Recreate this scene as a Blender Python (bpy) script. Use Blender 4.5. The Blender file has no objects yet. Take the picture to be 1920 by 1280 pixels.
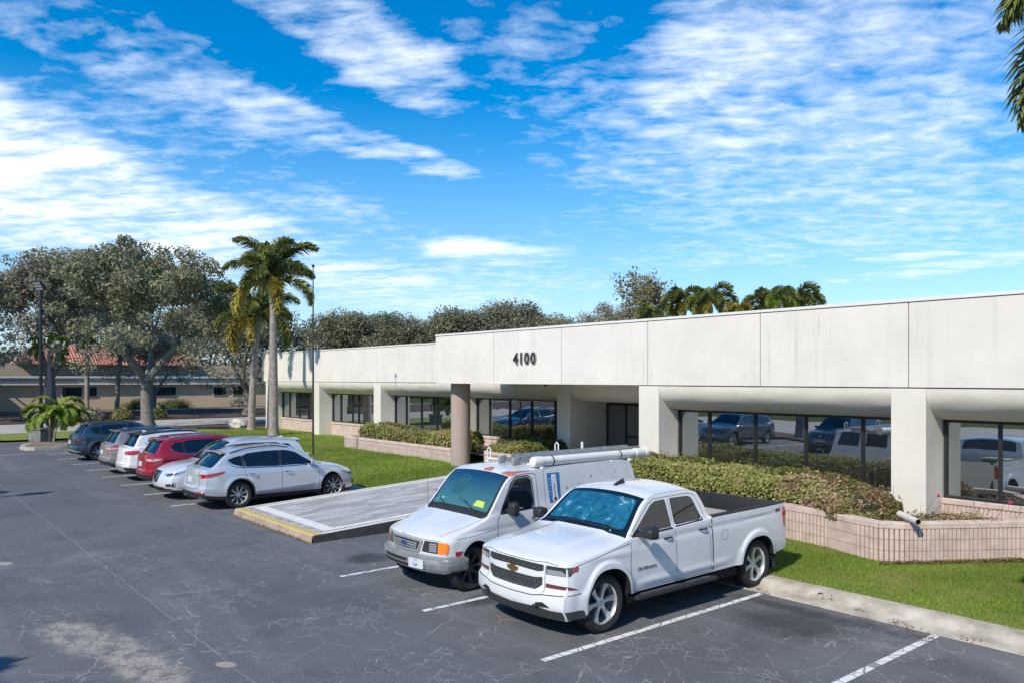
import bpy, bmesh, math, random
from mathutils import Vector, Matrix, noise
from mathutils.geometry import delaunay_2d_cdt, intersect_point_tri_2d
random.seed(7)
SC = bpy.context.scene
COL = SC.collection
PI = math.pi

# ------------------------------------------------------------------ helpers
def tag(o, label=None, cat=None, group=None, kind=None):
    if label: o['label'] = label
    if cat: o['category'] = cat
    if group: o['group'] = group
    if kind: o['kind'] = kind
    return o

def empty(name, loc=(0, 0, 0), rz=0.0, label=None, cat=None, group=None):
    o = bpy.data.objects.new(name, None)
    COL.objects.link(o)
    o.location = loc
    o.rotation_euler = (0, 0, rz)
    o.empty_display_size = .2
    return tag(o, label, cat, group)

def copy_tree(o, parent=None):
    c = o.copy()
    COL.objects.link(c)
    c.parent = parent
    for ch in list(o.children):
        copy_tree(ch, c)
    return c

class MB:
    """collects faces, then links them as ONE mesh object"""
    def __init__(self):
        self.v = []; self.f = []; self.m = []
    def add(self, vs, fs, mi=0):
        b = len(self.v)
        self.v += [tuple(p) for p in vs]
        for f in fs:
            self.f.append(tuple(i + b for i in f)); self.m.append(mi)
    def box(self, x0, x1, y0, y1, z0, z1, mi=0, M=None):
        vs = [Vector(p) for p in ((x0,y0,z0),(x1,y0,z0),(x1,y1,z0),(x0,y1,z0),(x0,y0,z1),(x1,y0,z1),(x1,y1,z1),(x0,y1,z1))]
        if M is not None: vs = [M @ p for p in vs]
        self.add(vs, [(0,3,2,1),(4,5,6,7),(0,1,5,4),(1,2,6,5),(2,3,7,6),(3,0,4,7)], mi)
    def bbox(self, x0, x1, y0, y1, z0, z1, b=.01, mi=0, M=None):
        """box with chamfered edges"""
        bm = bmesh.new()
        bmesh.ops.create_cube(bm, size=1)
        for v in bm.verts:
            v.co = Vector(((x0+x1)/2 + v.co.x*(x1-x0), (y0+y1)/2 + v.co.y*(y1-y0), (z0+z1)/2 + v.co.z*(z1-z0)))
        bmesh.ops.bevel(bm, geom=bm.edges[:], offset=min(b, (x1-x0)*.45, (y1-y0)*.45, (z1-z0)*.45), segments=2, affect='EDGES', profile=.5)
        bm.verts.index_update()
        vs = [v.co.copy() for v in bm.verts]
        if M is not None: vs = [M @ p for p in vs]
        self.add(vs, [[v.index for v in f.verts] for f in bm.faces], mi)
        bm.free()
    def tube(self, pts, rad, n=10, mi=0, cap=True):
        pts = [Vector(p) for p in pts]
        rad = rad if isinstance(rad, (list, tuple)) else [rad]*len(pts)
        vs = []; fs = []
        up = Vector((0, 0, 1))
        prev = None
        for i, p in enumerate(pts):
            t = (pts[min(i+1, len(pts)-1)] - pts[max(i-1, 0)]).normalized()
            if prev is None:
                a = t.cross(up)
                if a.length < 1e-3: a = t.cross(Vector((1, 0, 0)))
            else:
                a = prev - t*prev.dot(t)
            a.normalize(); prev = a
            b = t.cross(a)
            for k in range(n):
                an = 2*PI*k/n
                vs.append(p + (a*math.cos(an) + b*math.sin(an))*rad[i])
        for i in range(len(pts)-1):
            for k in range(n):
                k2 = (k+1) % n
                fs.append((i*n+k, i*n+k2, (i+1)*n+k2, (i+1)*n+k))
        if cap:
            fs.append(tuple(range(n))[::-1]); fs.append(tuple((len(pts)-1)*n+k for k in range(n)))
        self.add(vs, fs, mi)
    def lathe(self, prof, n=32, axis='Z', c=(0, 0, 0), mi=0):
        """prof: list of (r, h); rings around axis"""
        vs = []; fs = []
        for r, h in prof:
            for k in range(n):
                a = 2*PI*k/n
                x, y = r*math.cos(a), r*math.sin(a)
                p = (x, y, h) if axis == 'Z' else ((x, h, y) if axis == 'Y' else (h, x, y))
                vs.append((p[0]+c[0], p[1]+c[1], p[2]+c[2]))
        for i in range(len(prof)-1):
            for k in range(n):
                k2 = (k+1) % n
                fs.append((i*n+k, i*n+k2, (i+1)*n+k2, (i+1)*n+k))
        self.add(vs, fs, mi)
    def ell(self, c, r, mi=0, nu=14, nv=9, M=None):
        vs = []; fs = []
        for j in range(nv+1):
            th = PI*j/nv
            for k in range(nu):
                a = 2*PI*k/nu
                p = Vector((c[0]+r[0]*math.sin(th)*math.cos(a), c[1]+r[1]*math.sin(th)*math.sin(a), c[2]+r[2]*math.cos(th)))
                vs.append(M @ p if M is not None else p)
        for j in range(nv):
            for k in range(nu):
                k2 = (k+1) % nu
                fs.append((j*nu+k, j*nu+k2, (j+1)*nu+k2, (j+1)*nu+k)[::-1])
        self.add(vs, fs, mi)
    def build(self, name, mats, parent=None, smooth=False, ang=35, merge=0, fixn=False):
        me = bpy.data.meshes.new(name)
        me.from_pydata(self.v, [], self.f)
        if not isinstance(mats, (list, tuple)): mats = [mats]
        for m in mats: me.materials.append(m)
        if len(mats) > 1:
            me.polygons.foreach_set('material_index', self.m)
        if merge or fixn:
            bm = bmesh.new(); bm.from_mesh(me)
            if merge: bmesh.ops.remove_doubles(bm, verts=bm.verts, dist=merge)
            if merge: bmesh.ops.dissolve_degenerate(bm, edges=bm.edges, dist=merge)
            if fixn: bmesh.ops.recalc_face_normals(bm, faces=bm.faces)
            bm.to_mesh(me); bm.free()
        if smooth:
            me.polygons.foreach_set('use_smooth', [True]*len(me.polygons))
            if ang < 180:
                bm = bmesh.new(); bm.from_mesh(me)
                lim = math.radians(ang)
                for e in bm.edges:
                    if len(e.link_faces) == 2 and e.calc_face_angle(0) > lim: e.smooth = False
                bm.to_mesh(me); bm.free()
        me.update()
        o = bpy.data.objects.new(name, me)
        COL.objects.link(o)
        if parent: o.parent = parent
        return o

def lerp(a, b, t): return a + (b-a)*t
def sst(a, b, x):
    t = min(1, max(0, (x-a)/(b-a))); return t*t*(3-2*t)

def curve(keys):
    """monotone cubic through (x, y) keys"""
    xs = [k[0] for k in keys]; ys = [k[1] for k in keys]
    n = len(xs)
    d = [(ys[i+1]-ys[i])/(xs[i+1]-xs[i]) for i in range(n-1)]
    m = [d[0]] + [0 if d[i-1]*d[i] <= 0 else 2*d[i-1]*d[i]/(d[i-1]+d[i]) for i in range(1, n-1)] + [d[-1]]
    def f(x):
        if x <= xs[0]: return ys[0]
        if x >= xs[-1]: return ys[-1]
        for i in range(n-1):
            if x <= xs[i+1]: break
        h = xs[i+1]-xs[i]; t = (x-xs[i])/h
        return ((2*t**3-3*t*t+1)*ys[i] + (t**3-2*t*t+t)*h*m[i] + (-2*t**3+3*t*t)*ys[i+1] + (t**3-t*t)*h*m[i+1])
    return f

# ------------------------------------------------------------------ materials
MATS = {}
def nt(name):
    m = bpy.data.materials.new(name); m.use_nodes = True
    t = m.node_tree; b = t.nodes['Principled BSDF']
    MATS[name] = m
    return m, t, b
def N(t, typ, **k):
    n = t.nodes.new(typ)
    for a, v in k.items():
        if a == 'inp':
            for kk, vv in v.items(): n.inputs[kk].default_value = vv
        else: setattr(n, a, v)
    return n
def L(t, a, b): t.links.new(a, b)
def ramp(t, fac, stops):
    r = t.nodes.new('ShaderNodeValToRGB')
    e = r.color_ramp.elements
    while len(e) < len(stops): e.new(.5)
    for i, (p, c) in enumerate(stops):
        e[i].position = p
        e[i].color = (c[0], c[1], c[2], 1) if isinstance(c, (tuple, list)) else (c, c, c, 1)
    t.links.new(fac, r.inputs[0])
    return r
def mixc(t, fac, a, b, mode='MIX'):
    n = t.nodes.new('ShaderNodeMix'); n.data_type = 'RGBA'; n.blend_type = mode
    for s, v in ((0, fac), (6, a), (7, b)):
        if hasattr(v, 'default_value') or hasattr(v, 'links'): t.links.new(v, n.inputs[s])
        else: n.inputs[s].default_value = v if s == 0 else (v[0], v[1], v[2], 1)
    return n.outputs[2]
def math_(t, op, a, b=0.0, c=0.0):
    n = t.nodes.new('ShaderNodeMath'); n.operation = op
    for i, v in enumerate((a, b, c)):
        if hasattr(v, 'links'): t.links.new(v, n.inputs[i])
        else: n.inputs[i].default_value = v
    return n.outputs[0]
def noise_(t, scale, detail=4, rough=.5, vec=None, dist=0.0, out=0):
    n = N(t, 'ShaderNodeTexNoise', inp={'Scale': scale, 'Detail': detail, 'Roughness': rough, 'Distortion': dist})
    if vec is not None: t.links.new(vec, n.inputs['Vector'])
    return n.outputs[out]
def objco(t, scale=None, world=False, rot=None):
    if world: o = t.nodes.new('ShaderNodeNewGeometry').outputs['Position']
    else: o = t.nodes.new('ShaderNodeTexCoord').outputs['Object']
    if scale or rot:
        m = N(t, 'ShaderNodeMapping')
        if scale: m.inputs['Scale'].default_value = scale
        if rot: m.inputs['Rotation'].default_value = rot
        t.links.new(o, m.inputs[0]); return m.outputs[0]
    return o
def bump(t, b, h, strength=.3, dist=.01):
    n = N(t, 'ShaderNodeBump', inp={'Strength': strength, 'Distance': dist})
    t.links.new(h, n.inputs['Height']); t.links.new(n.outputs[0], b.inputs['Normal'])
    return n

def simple(name, col, rough=.5, metal=0.0, coat=0.0, var=.0, vs=6.0, spec=.5, bmp=0.0, bs=40.0, world=False, col2=None):
    m, t, b = nt(name)
    b.inputs['Base Color'].default_value = (*col, 1)
    b.inputs['Roughness'].default_value = rough
    b.inputs['Metallic'].default_value = metal
    b.inputs['Coat Weight'].default_value = coat
    b.inputs['Specular IOR Level'].default_value = spec
    if var or col2:
        c = objco(t, world=world)
        n = noise_(t, vs, 6, .6, c)
        c2 = col2 or tuple(x*(1-var) for x in col)
        r = ramp(t, n, [(.35, c2), (.65, col)])
        L(t, r.outputs[0], b.inputs['Base Color'])
    if bmp:
        c = objco(t, world=world)
        bump(t, b, noise_(t, bs, 4, .6, c), bmp, .004)
    return m
SKY_SAT, SKY_VAL, CB, SUN_E, EXPO, STREAK_ROT = 1.6, 1.4, 1.1, 3.9, .35, .72
# x, y (direction given as where it stands in the view), size, size, tilt, strength
BANKS = [(60, 330, 560, 160, 22, 1.2), (400, 400, 340, 58, 16, 1.08), (620, 40, 300, 90, 22, .95), (700, 120, 230, 60, 24, .8), (560, 225, 420, 44, 16, .62), (780, 295, 150, 34, 15, .8),
         (1330, 170, 210, 210, -35, 1.05), (1440, 50, 240, 90, 0, .8), (1290, 270, 120, 60, 0, .85), (870, 462, 130, 24, 0, 1.1), (960, 482, 190, 26, 0, .95), (680, 520, 260, 50, 3, 1.0), (60, 440, 300, 34, 6, .85), (240, 470, 300, 24, 4, .8), (1780, 500, 260, 18, -4, .7), (1600, 420, 420, 46, -3, .55), (1700, 482, 120, 9, 0, 1.05)]
THIN = [(1480, 220, 560, 320, 0, 1.0), (1720, 380, 420, 120, 0, 1.0), (1080, 90, 200, 110, 0, .5), (300, 130, 420, 110, 20, .8), (480, 350, 420, 90, 18, .6), (800, 540, 500, 80, 0, .8), (1350, 470, 300, 50, 0, .7)]
# ------------------------------------------------------------------ vehicle builder
def rpoly(pts, r=.03, n=4):
    out = []
    k = len(pts)
    for i in range(k):
        p0, p1, p2 = Vector(pts[i-1]), Vector(pts[i]), Vector(pts[(i+1) % k])
        rr = min(r, (p0-p1).length*.45, (p2-p1).length*.45)
        a = p1 + (p0-p1).normalized()*rr; b = p1 + (p2-p1).normalized()*rr
        for j in range(n+1):
            t = j/n
            out.append(tuple(a*(1-t)**2 + p1*2*t*(1-t) + b*t*t))
    return out

def pip(x, y, poly):
    c = False; j = len(poly)-1
    for i in range(len(poly)):
        xi, yi = poly[i]; xj, yj = poly[j]
        if (yi > y) != (yj > y) and x < (xj-xi)*(y-yi)/(yj-yi)+xi: c = not c
        j = i
    return c

class Car:
    def __init__(s, root, D, mats):
        s.root = root; s.D = D; s.M = mats
        s.L = D['L']; s.W = D['W']
        s.belt = curve(D['belt']); s.rail = curve(D['rail']); s.cen = curve(D['cen'])
        s.wb = curve(D['plan']); s.rock = curve(D['rock'])
        s.nf = curve(D['nose']); s.nr = curve(D['tail'])
        s.hubs = D['hubs']; s.R = D['R']; s.Ra = D['Ra']
        s.tum = math.tan(math.radians(D.get('tum', 17))); s.sh = D.get('sh', .03)
        s.A = D.get('A', .28); s.B = D.get('B', .2); s.zcr = D.get('zm', .62)
        s.bed = D.get('bed'); s.lb = D.get('low_in', .10)
        s.crease = D.get('crease', [])
    def low(s, x):
        z = s.rock(x)
        for h in s.hubs:
            d = abs(x-h)
            if d < s.Ra: n = s.D.get('archn', 2.0); z = max(z, s.R + max(0, s.Ra**n-d**n)**(1/n))
        return z
    def Wz(s, x, z):
        zb = s.belt(x); w = s.wb(x)*s.W; zz = min(z, zb); zm = s.zcr
        if zz < zm: y = w*(1 - s.lb*((zm-zz)/(zm-.18))**2)
        else: y = w*(1 - .035*((zz-zm)/max(.05, zb-zm))**2)
        for (z0, z1, amp, wd, x0, x1) in s.crease:
            zl = lerp(z0, z1, (x-x0)/(x1-x0))
            y += amp*math.exp(-((zz-zl)/wd)**2)*sst(x0-.15, x0+.25, x)*(1-sst(x1-.25, x1+.15, x))
        for h in s.hubs:
            r = math.hypot(x-h, zz-s.R)
            y += s.D.get('flare', .02)*(1-sst(s.Ra+s.D.get('fl0', .02), s.Ra+s.D.get('fl1', .2), r))
        if z > zb:
            y -= s.sh*sst(0, .05, z-zb) + (z-zb)*s.tum
        return y
    def Tq(s, x, q):
        zr = max(s.rail(x), s.belt(x)+.004); yr = s.Wz(x, zr)
        hood = 1 - sst(.02, .2, zr-s.belt(x))
        p = lerp(2.3, s.D.get('hoodp', 3.2), hood)
        zc = max(s.cen(x), zr+.003)
        dm = s.D.get('dome', .0)*hood*(1-sst(.50, .62, abs(q)))*sst(.1, .5, x)
        return yr*q, zr + (zc-zr)*(1-abs(q)**p) + dm
    def warp(s, x, y, z):
        ay = min(1.15, abs(y)/s.W)
        Lf = 1.3
        bf = max(0, 1-x/Lf)**1.5; br = max(0, 1-(s.L-x)/Lf)**1.5
        nf = s.nf(z); nr = s.nr(z)
        xx = x + bf*(s.A*ay**2.6 + nf) - br*(s.B*ay**3.2 + nr)
        return Vector((s.L/2 - xx, y, z))
    def side(s, x, z, sg=1): return s.warp(x, sg*s.Wz(x, z), z)
    def top(s, x, q, sg=1):
        y, z = s.Tq(x, q); return s.warp(x, y, z)
    def front(s, e, z, sg=1):
        w0 = s.Wz(0, z)
        if abs(e) <= w0: return s.warp(0, e, z)
        x = abs(e)-w0; return s.warp(x, math.copysign(s.Wz(x, z), e), z)
    def rear(s, e, z, sg=1):
        w0 = s.Wz(s.L, z)
        if abs(e) <= w0: return s.warp(s.L, e, z)
        x = s.L-(abs(e)-w0); return s.warp(x, math.copysign(s.Wz(x, z), e), z)
    def P(s, kind, u, v, off, sg=1):
        fn = getattr(s, kind); h = .006
        p = fn(u, v, sg); du = fn(u+h, v, sg)-fn(u-h, v, sg); dv = fn(u, v+h, sg)-fn(u, v-h, sg)
        n = du.cross(dv)
        if n.length < 1e-12: return p
        n.normalize()
        c = {'side': Vector((0, sg, 0)), 'top': Vector((0, 0, 1)), 'front': Vector((1, 0, 0)), 'rear': Vector((-1, 0, 0))}[kind]
        if kind in ('front', 'rear'): c = c + Vector((0, math.copysign(.7, u) if abs(u) > .5 else 0, 0))
        if kind == 'top': c = Vector((.3, 0, 1)) if u < s.L/2 else Vector((-.3, 0, 1))
        if n.dot(c) < 0: n = -n
        return p + n*off
    def patch(s, name, kind, poly, mat, off=.004, parent=None, res=.07, sg=1, skirt=.012, relief=None, smooth=True):
        pts = []
        k = len(poly)
        for i in range(k):
            a, b = Vector(poly[i]), Vector(poly[(i+1) % k])
            n = max(1, int((b-a).length/res))
            for j in range(n): pts.append(tuple(a.lerp(b, j/n)))
        nb = len(pts)
        xs = [p[0] for p in pts]; ys = [p[1] for p in pts]
        ins = []
        x = min(xs)+res*.6
        while x < max(xs):
            y = min(ys)+res*.6
            while y < max(ys):
                if pip(x, y, pts) and min((x-p[0])**2+(y-p[1])**2 for p in pts) > (res*.45)**2: ins.append((x, y))
                y += res
            x += res
        allp = [Vector(p) for p in pts+ins]
        r = delaunay_2d_cdt(allp, [(i, (i+1) % nb) for i in range(nb)], [], 1, 1e-6)
        V, E, Fc = r[0], r[1], r[2]
        mb = MB()
        vs = [s.P(kind, p[0], p[1], off+(relief(p[0], p[1]) if relief else 0), sg) for p in V]
        ref = s.P(kind, V[0][0], V[0][1], off+.05, sg)-vs[0]
        fs = []
        for f in Fc:
            a, b, c = vs[f[0]], vs[f[1]], vs[f[2]]
            fs.append(tuple(f) if (b-a).cross(c-a).dot(s.P(kind, V[f[0]][0], V[f[0]][1], off+.02, sg)-a) > 0 else tuple(f)[::-1])
        mb.add(vs, fs)
        if skirt:
            b = [s.P(kind, p[0], p[1], off, sg) for p in pts]; c = [s.P(kind, p[0], p[1], off-skirt, sg) for p in pts]
            mb.add(b+c, [(i, (i+1) % nb, nb+(i+1) % nb, nb+i) for i in range(nb)])
        return mb.build(name, mat, parent or s.root, smooth=smooth, ang=60)
    def strips(s, name, lines, mat, w=.008, off=.0022, parent=None, mb=None):
        """dark gaps and trims: lines = [(kind, sg, polyline, width or None)]"""
        own = mb is None
        mb = mb or MB()
        for kind, sg, pl, *ww in lines:
            wd = (ww[0] if ww and ww[0] else w)/2
            pts = []
            for a, b in zip(pl[:-1], pl[1:]):
                a, b = Vector(a), Vector(b); n = max(1, int((b-a).length/.06))
                for j in range(n): pts.append(a.lerp(b, j/n))
            pts.append(Vector(pl[-1]))
            vs = []
            for i, p in enumerate(pts):
                t = pts[min(i+1, len(pts)-1)]-pts[max(i-1, 0)]
                if t.length < 1e-9: t = Vector((1, 0))
                t.normalize(); nn = Vector((-t.y, t.x))*wd
                for q in (p-nn, p+nn): vs.append(s.P(kind, q.x, q.y, off, sg))
            mb.add(vs, [(2*i, 2*i+1, 2*i+3, 2*i+2) for i in range(len(pts)-1)])
        if own: return mb.build(name, mat, parent or s.root)
    def body(s):
        D = s.D
        st = set()
        x = 0.0
        while x < s.L: st.add(round(x, 4)); x += .07
        st.add(s.L)
        for x in (.015, .03, .05, .075, .1): st.add(x); st.add(s.L-x)
        for h in s.hubs:
            st = {v for v in st if abs(v-h) > s.Ra+.02 or v == 0 or v == s.L}
            for k in range(19):
                st.add(round(h-s.Ra*math.cos(PI*k/18), 4))
            st.add(round(h-s.Ra-.006, 4)); st.add(round(h+s.Ra+.006, 4))
        st = sorted(v for v in st if 0 <= v <= s.L)
        out = []
        for a, b in zip(st[:-1], st[1:]):
            n = max(1, int(max(abs(s.cen(b)-s.cen(a)), abs(s.rail(b)-s.rail(a)))/.035))
            out += [lerp(a, b, j/n) for j in range(n)]
        out.append(s.L); st = out
        if s.bed: st = sorted([v for v in st if abs(v-s.bed[0]) > .02]+[s.bed[0]-.001, s.bed[0]])
        NLo, NG, NT = 24, 8, 12
        rows = []; ms = []
        s.blackrow = D.get('clad', 0)
        for x in st:
            zl, zb = s.low(x), s.belt(x)
            pr = [(s.Wz(x, zl)-.30, zl+.002), (s.Wz(x, zl)-.045, zl+.001)]
            for j in range(NLo+1):
                z = lerp(zl, zb, j/NLo); pr.append((s.Wz(x, z), z))
            if s.bed and x >= s.bed[0]:
                wb = s.Wz(x, zb); fl = s.bed[1]; lip = .10
                g = [(wb-.012, zb+.022)]+[(wb-.02-(lip-.02)*j/(NG-2), zb+.028) for j in range(NG-1)]
                g[-1] = (wb-lip, zb+.01)
                pr += g
                end = s.L-.07
                for j in range(NT):
                    if j < 5: pr.append((wb-lip-.01, lerp(zb-.03, fl, j/4)))
                    else: pr.append(((wb-lip-.01)*(1-(j-4)/(NT-5)), fl))
                if x > end:
                    pr = pr[:-NT]+[((wb-lip-.01)*(1-j/(NT-1)), zb+.005) for j in range(NT)]
            else:
                zr = max(s.rail(x), zb+.004)
                for j in range(1, NG+1):
                    z = lerp(zb, zr, j/NG); pr.append((s.Wz(x, z), z))
                for j in range(1, NT+1):
                    pr.append(s.Tq(x, 1-(j/NT)))
            rows.append(pr)
        M = len(rows[0])
        mb = MB()
        for sg in (1, -1):
            vs = []
            for x, pr in zip(st, rows):
                for (y, z) in pr: vs.append(s.warp(x, sg*y, z))
            fs = {}
            for i in range(len(st)-1):
                for j in range(M-1):
                    mi = 0
                    if j <= 1: mi = 2 if j == 0 else 1
                    elif j-2 < s.blackrow*24/14-.5: mi = 1
                    if s.bed and st[i] >= s.bed[0] and j >= 2+NLo: mi = 3
                    a = i*M+j
                    f = (a, a+1, a+M+1, a+M)
                    if sg < 0: f = f[::-1]
                    fs.setdefault(mi, []).append(f)
            b = len(mb.v); mb.v += [tuple(p) for p in vs]
            for mi, ff in fs.items():
                for f in ff: mb.f.append(tuple(q+b for q in f)); mb.m.append(mi)
        # end caps
        for (x, pr, fl) in ((0, rows[0], 1), (s.L, rows[-1], -1)):
            K = 20
            pr = pr[1:]
            if s.bed and x == s.L: pr = pr[:NLo+2]
            vs = []
            for (y, z) in pr:
                for k in range(K+1): vs.append(s.warp(x, -y+2*y*k/K, z))
            for j in range(len(pr)-1):
                mi = 1 if j-1 < (D.get('capclad', s.blackrow))*24/14-.5 else 0
                for k in range(K):
                    a = j*(K+1)+k; f = (a, a+1, a+K+2, a+K+1)
                    mb.add([vs[q] for q in (f if fl > 0 else f[::-1])], [(0, 1, 2, 3)], mi)
        o = mb.build('body', [s.M['paint'], s.M['trim'], s.M['dark'], s.M.get('liner', s.M['trim'])], s.root, smooth=True, ang=32, merge=.0006, fixn=True)
        # underbody with dark wheel wells
        u = MB()
        w = s.W-.34
        zl = min(p[1] for p in D['rock'])+.03
        u.box(-s.L/2+.35, s.L/2-.35, -w, w, zl, .62)
        for sg in (-1, 1):
            for a, b in ((s.hubs[0]+s.Ra+.02, s.hubs[1]-s.Ra-.02),):
                u.box(s.L/2-b, s.L/2-a, sg*w if sg > 0 else -s.W+.09, s.W-.09 if sg > 0 else -w, zl, .5)
            for h in s.hubs:
                prof = []
                for k in range(13):
                    an = PI*k/12; prof.append((s.L/2-h+s.Ra*1.02*math.cos(an), s.R+s.Ra*1.02*math.sin(an)))
                vs = [(p[0], sg*(s.W-.06), p[1]) for p in prof]+[(p[0], sg*(s.W-.36), p[1]) for p in prof]
                u.add(vs, [(k, k+1, k+14, k+13) for k in range(12)])
                u.add([(p[0], sg*(s.W-.36), p[1]) for p in prof]+[(prof[-1][0], sg*(s.W-.36), .3), (prof[0][0], sg*(s.W-.36), .3)], [tuple(range(15))])
        u.build('underbody', s.M['dark'], s.root)
        return o
    def wheel(s, style):
        """one wheel facing +Y, at the origin of its own object"""
        R = s.R; tw = s.D.get('tw', .235); rr = R*s.D.get('rimf', .68)
        Mx = MB()
        Mx.lathe([(.02, -tw*.1), (rr*.62, -tw*.1), (rr*.62, -tw*.2), (rr*.98, -tw*.2)], 28, 'Y')
        Mx.lathe([(0, .01), (.075, .01), (.075, -tw*.1)], 16, 'Y')
        wh = Mx.build('wheel', s.M['brake'], None, smooth=True, ang=30)
        t = MB()
        h = tw/2
        prof = [(rr*.98, -h*.8), (rr, -h*.86), (rr+.02, -h*.95), ((rr+R)/2, -h*1.02), (R-.035, -h*.95), (R-.012, -h*.82), (R-.001, -h*.6), (R-.001, -h*.42), (R-.009, -h*.4), (R-.009, -h*.33), (R, -h*.31),
                (R, -h*.06), (R-.009, -h*.04), (R-.009, h*.04), (R, h*.06), (R, h*.31), (R-.009, h*.33), (R-.009, h*.4), (R-.001, h*.42), (R-.001, h*.6), (R-.012, h*.82), (R-.035, h*.95), ((rr+R)/2+.012, h*1.03), ((rr+R)/2, h*1.0), (rr+.02, h*.95), (rr, h*.86), (rr*.98, h*.8)]
        t.lathe(prof, 48, 'Y')
        # tread blocks
        for k in range(72):
            a = 2*PI*k/72
            Mr = Matrix.Rotation(a, 4, 'Y')
            for sd in (-1, 1):
                t.box(R-.012, R+.0015, min(sd*h*.62, sd*h*.84), max(sd*h*.62, sd*h*.84), -.007, .007, 0, Mr)
        t.build('tyre', s.M['tyre'], wh, smooth=True, ang=40)
        r = MB()
        face = h*.62
        r.lathe([(rr*.97, -h*.8), (rr*.93, -h*.2), (rr*.93, face*.7), (rr*.96, face+.012), (rr*1.005, face+.028), (rr*1.01, face+.018), (rr*1.0, face)], 48, 'Y', mi=0)
        n = style['n']; wid = style['w']; split = style.get('split', 0); tw_ = style.get('twist', 0)
        r.lathe([(0, face-.002), (rr*.12, face-.002), (rr*.14, face-.012), (rr*.24, face-.018), (rr*.27, face-.035), (rr*.24, face-.06)], 24, 'Y')
        for k in range(n):
            for q in ((-1, 1) if split else (0,)):
                a0 = 2*PI*k/n
                segs = 6; vs = []
                for i in range(segs+1):
                    tt = i/segs; rad = lerp(rr*.18, rr*.955, tt)
                    an = a0+q*split*(.35+.65*tt)+tw_*tt
                    ww = wid*rr*lerp(1.0, style.get('taper', .8), tt)
                    yy = face-.016+(.012*tt) - .02*math.sin(PI*tt)
                    c, sn = math.cos(an), math.sin(an)
                    for (dx, dy) in ((-ww, -.035), (-ww*.75, 0), (ww*.75, 0), (ww, -.035)):
                        vs.append((rad*c-dx*sn, yy+dy, rad*sn+dx*c))
                r.add(vs, [(i*4+j, i*4+j+1, i*4+5+j, i*4+4+j) for i in range(segs) for j in range(3)])
        for k in range(5):
            a = 2*PI*k/5+.3
            r.lathe([(0, face-.004), (.009, face-.006), (.01, face-.02)], 8, 'Y', (math.cos(a)*rr*.17, 0, math.sin(a)*rr*.17))
        r.build('rim', s.M['rim'], wh, smooth=True, ang=30, fixn=True)
        return wh
    def wheels(s, style, steer=0):
        proto = s.wheel(style)
        tw = s.D.get('tw', .235)
        first = True
        for hi, h in enumerate(s.hubs):
            for sg in (1, -1):
                o = proto if first else copy_tree(proto, None)
                first = False
                o.parent = s.root
                o.location = (s.L/2-h, sg*(s.W-tw/2-s.D.get('wi', .035)), s.R)
                o.rotation_euler = (0, random.uniform(0, 6), (PI if sg < 0 else 0)+(steer if hi == 0 else 0))
    def mirror(s, x, z, dims, mat, arm=.1, cap=None):
        """door mirrors: housing on a short arm, with a mirror glass on the rear face"""
        for sg in (1, -1):
            p = s.side(x, z, sg)
            dx, dy, dz = dims
            mb = MB()
            y0 = p.y+sg*arm; y1 = y0+sg*dy
            bm = bmesh.new()
            bmesh.ops.create_cube(bm, size=1)
            bmesh.ops.bevel(bm, geom=bm.edges[:], offset=.28, segments=4, affect='EDGES', profile=.55)
            vs = []
            bm.verts.index_update()
            for v in bm.verts:
                cx, cy, cz = v.co
                k = 1-.25*max(0, cx+.5)
                vs.append((p.x+cx*dx*1.0, (y0+y1)/2+cy*dy*k*1.05, z+.02+cz*dz*k*1.05))
            mb.add(vs, [[v.index for v in f.verts] for f in bm.faces]); bm.free()
            mb.bbox(p.x-.03, p.x+.035, min(p.y-sg*.03, y0+sg*.04), max(p.y-sg*.03, y0+sg*.04), z-.05, z+.0, .01)
            o = mb.build('door_mirror', mat, s.root, smooth=True, ang=50)
            g = MB()
            g.bbox(p.x-dx*.5-.004, p.x-dx*.5+.01, min(y0, y1)+.02, max(y0, y1)-.02, z+.02-dz*.4, z+.02+dz*.4, .006)
            g.build('mirror_glass', s.M['glass'], o)
    def handle(s, x, z, mat, ln=.2, sides=(1, -1)):
        for sg in sides:
            mb = MB()
            pts = []
            for i in range(7):
                t = i/6
                pts.append(s.P('side', x+ln*(t-.5), z, .008+.028*math.sin(PI*t)**.5, sg))
            mb.tube(pts, [.012, .014, .015, .015, .015, .014, .012], 8)
            mb.build('door_handle', mat, s.root, smooth=True)

def car_mats(name, paint, metal=0.0, rough=.3, liner=None, dirt=.0, flake=.0):
    m, t, b = nt(name+'_paint')
    b.inputs['Base Color'].default_value = (*paint, 1)
    b.inputs['Metallic'].default_value = metal
    b.inputs['Roughness'].default_value = rough
    b.inputs['Coat Weight'].default_value = 1.0
    b.inputs['Coat Roughness'].default_value = .03
    if dirt:
        c = objco(t)
        n = noise_(t, 2.2, 6, .65, c)
        r = ramp(t, n, [(.3, tuple(x*(1-dirt) for x in paint)), (.62, paint)])
        # road film gathers low on the body: dirt is really there, whatever the light
        sep = N(t, 'ShaderNodeSeparateXYZ'); L(t, c, sep.inputs[0])
        f = math_(t, 'MULTIPLY', math_(t, 'SUBTRACT', .75, sep.outputs[2]), math_(t, 'MULTIPLY', n, dirt*2.2))
        f = math_(t, 'MAXIMUM', f, 0.0)
        L(t, mixc(t, f, r.outputs[0], (.30, .28, .25)), b.inputs['Base Color'])
        L(t, ramp(t, n, [(.3, .12), (.7, .0)]).outputs[0], b.inputs['Coat Roughness'])
    return m

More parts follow.
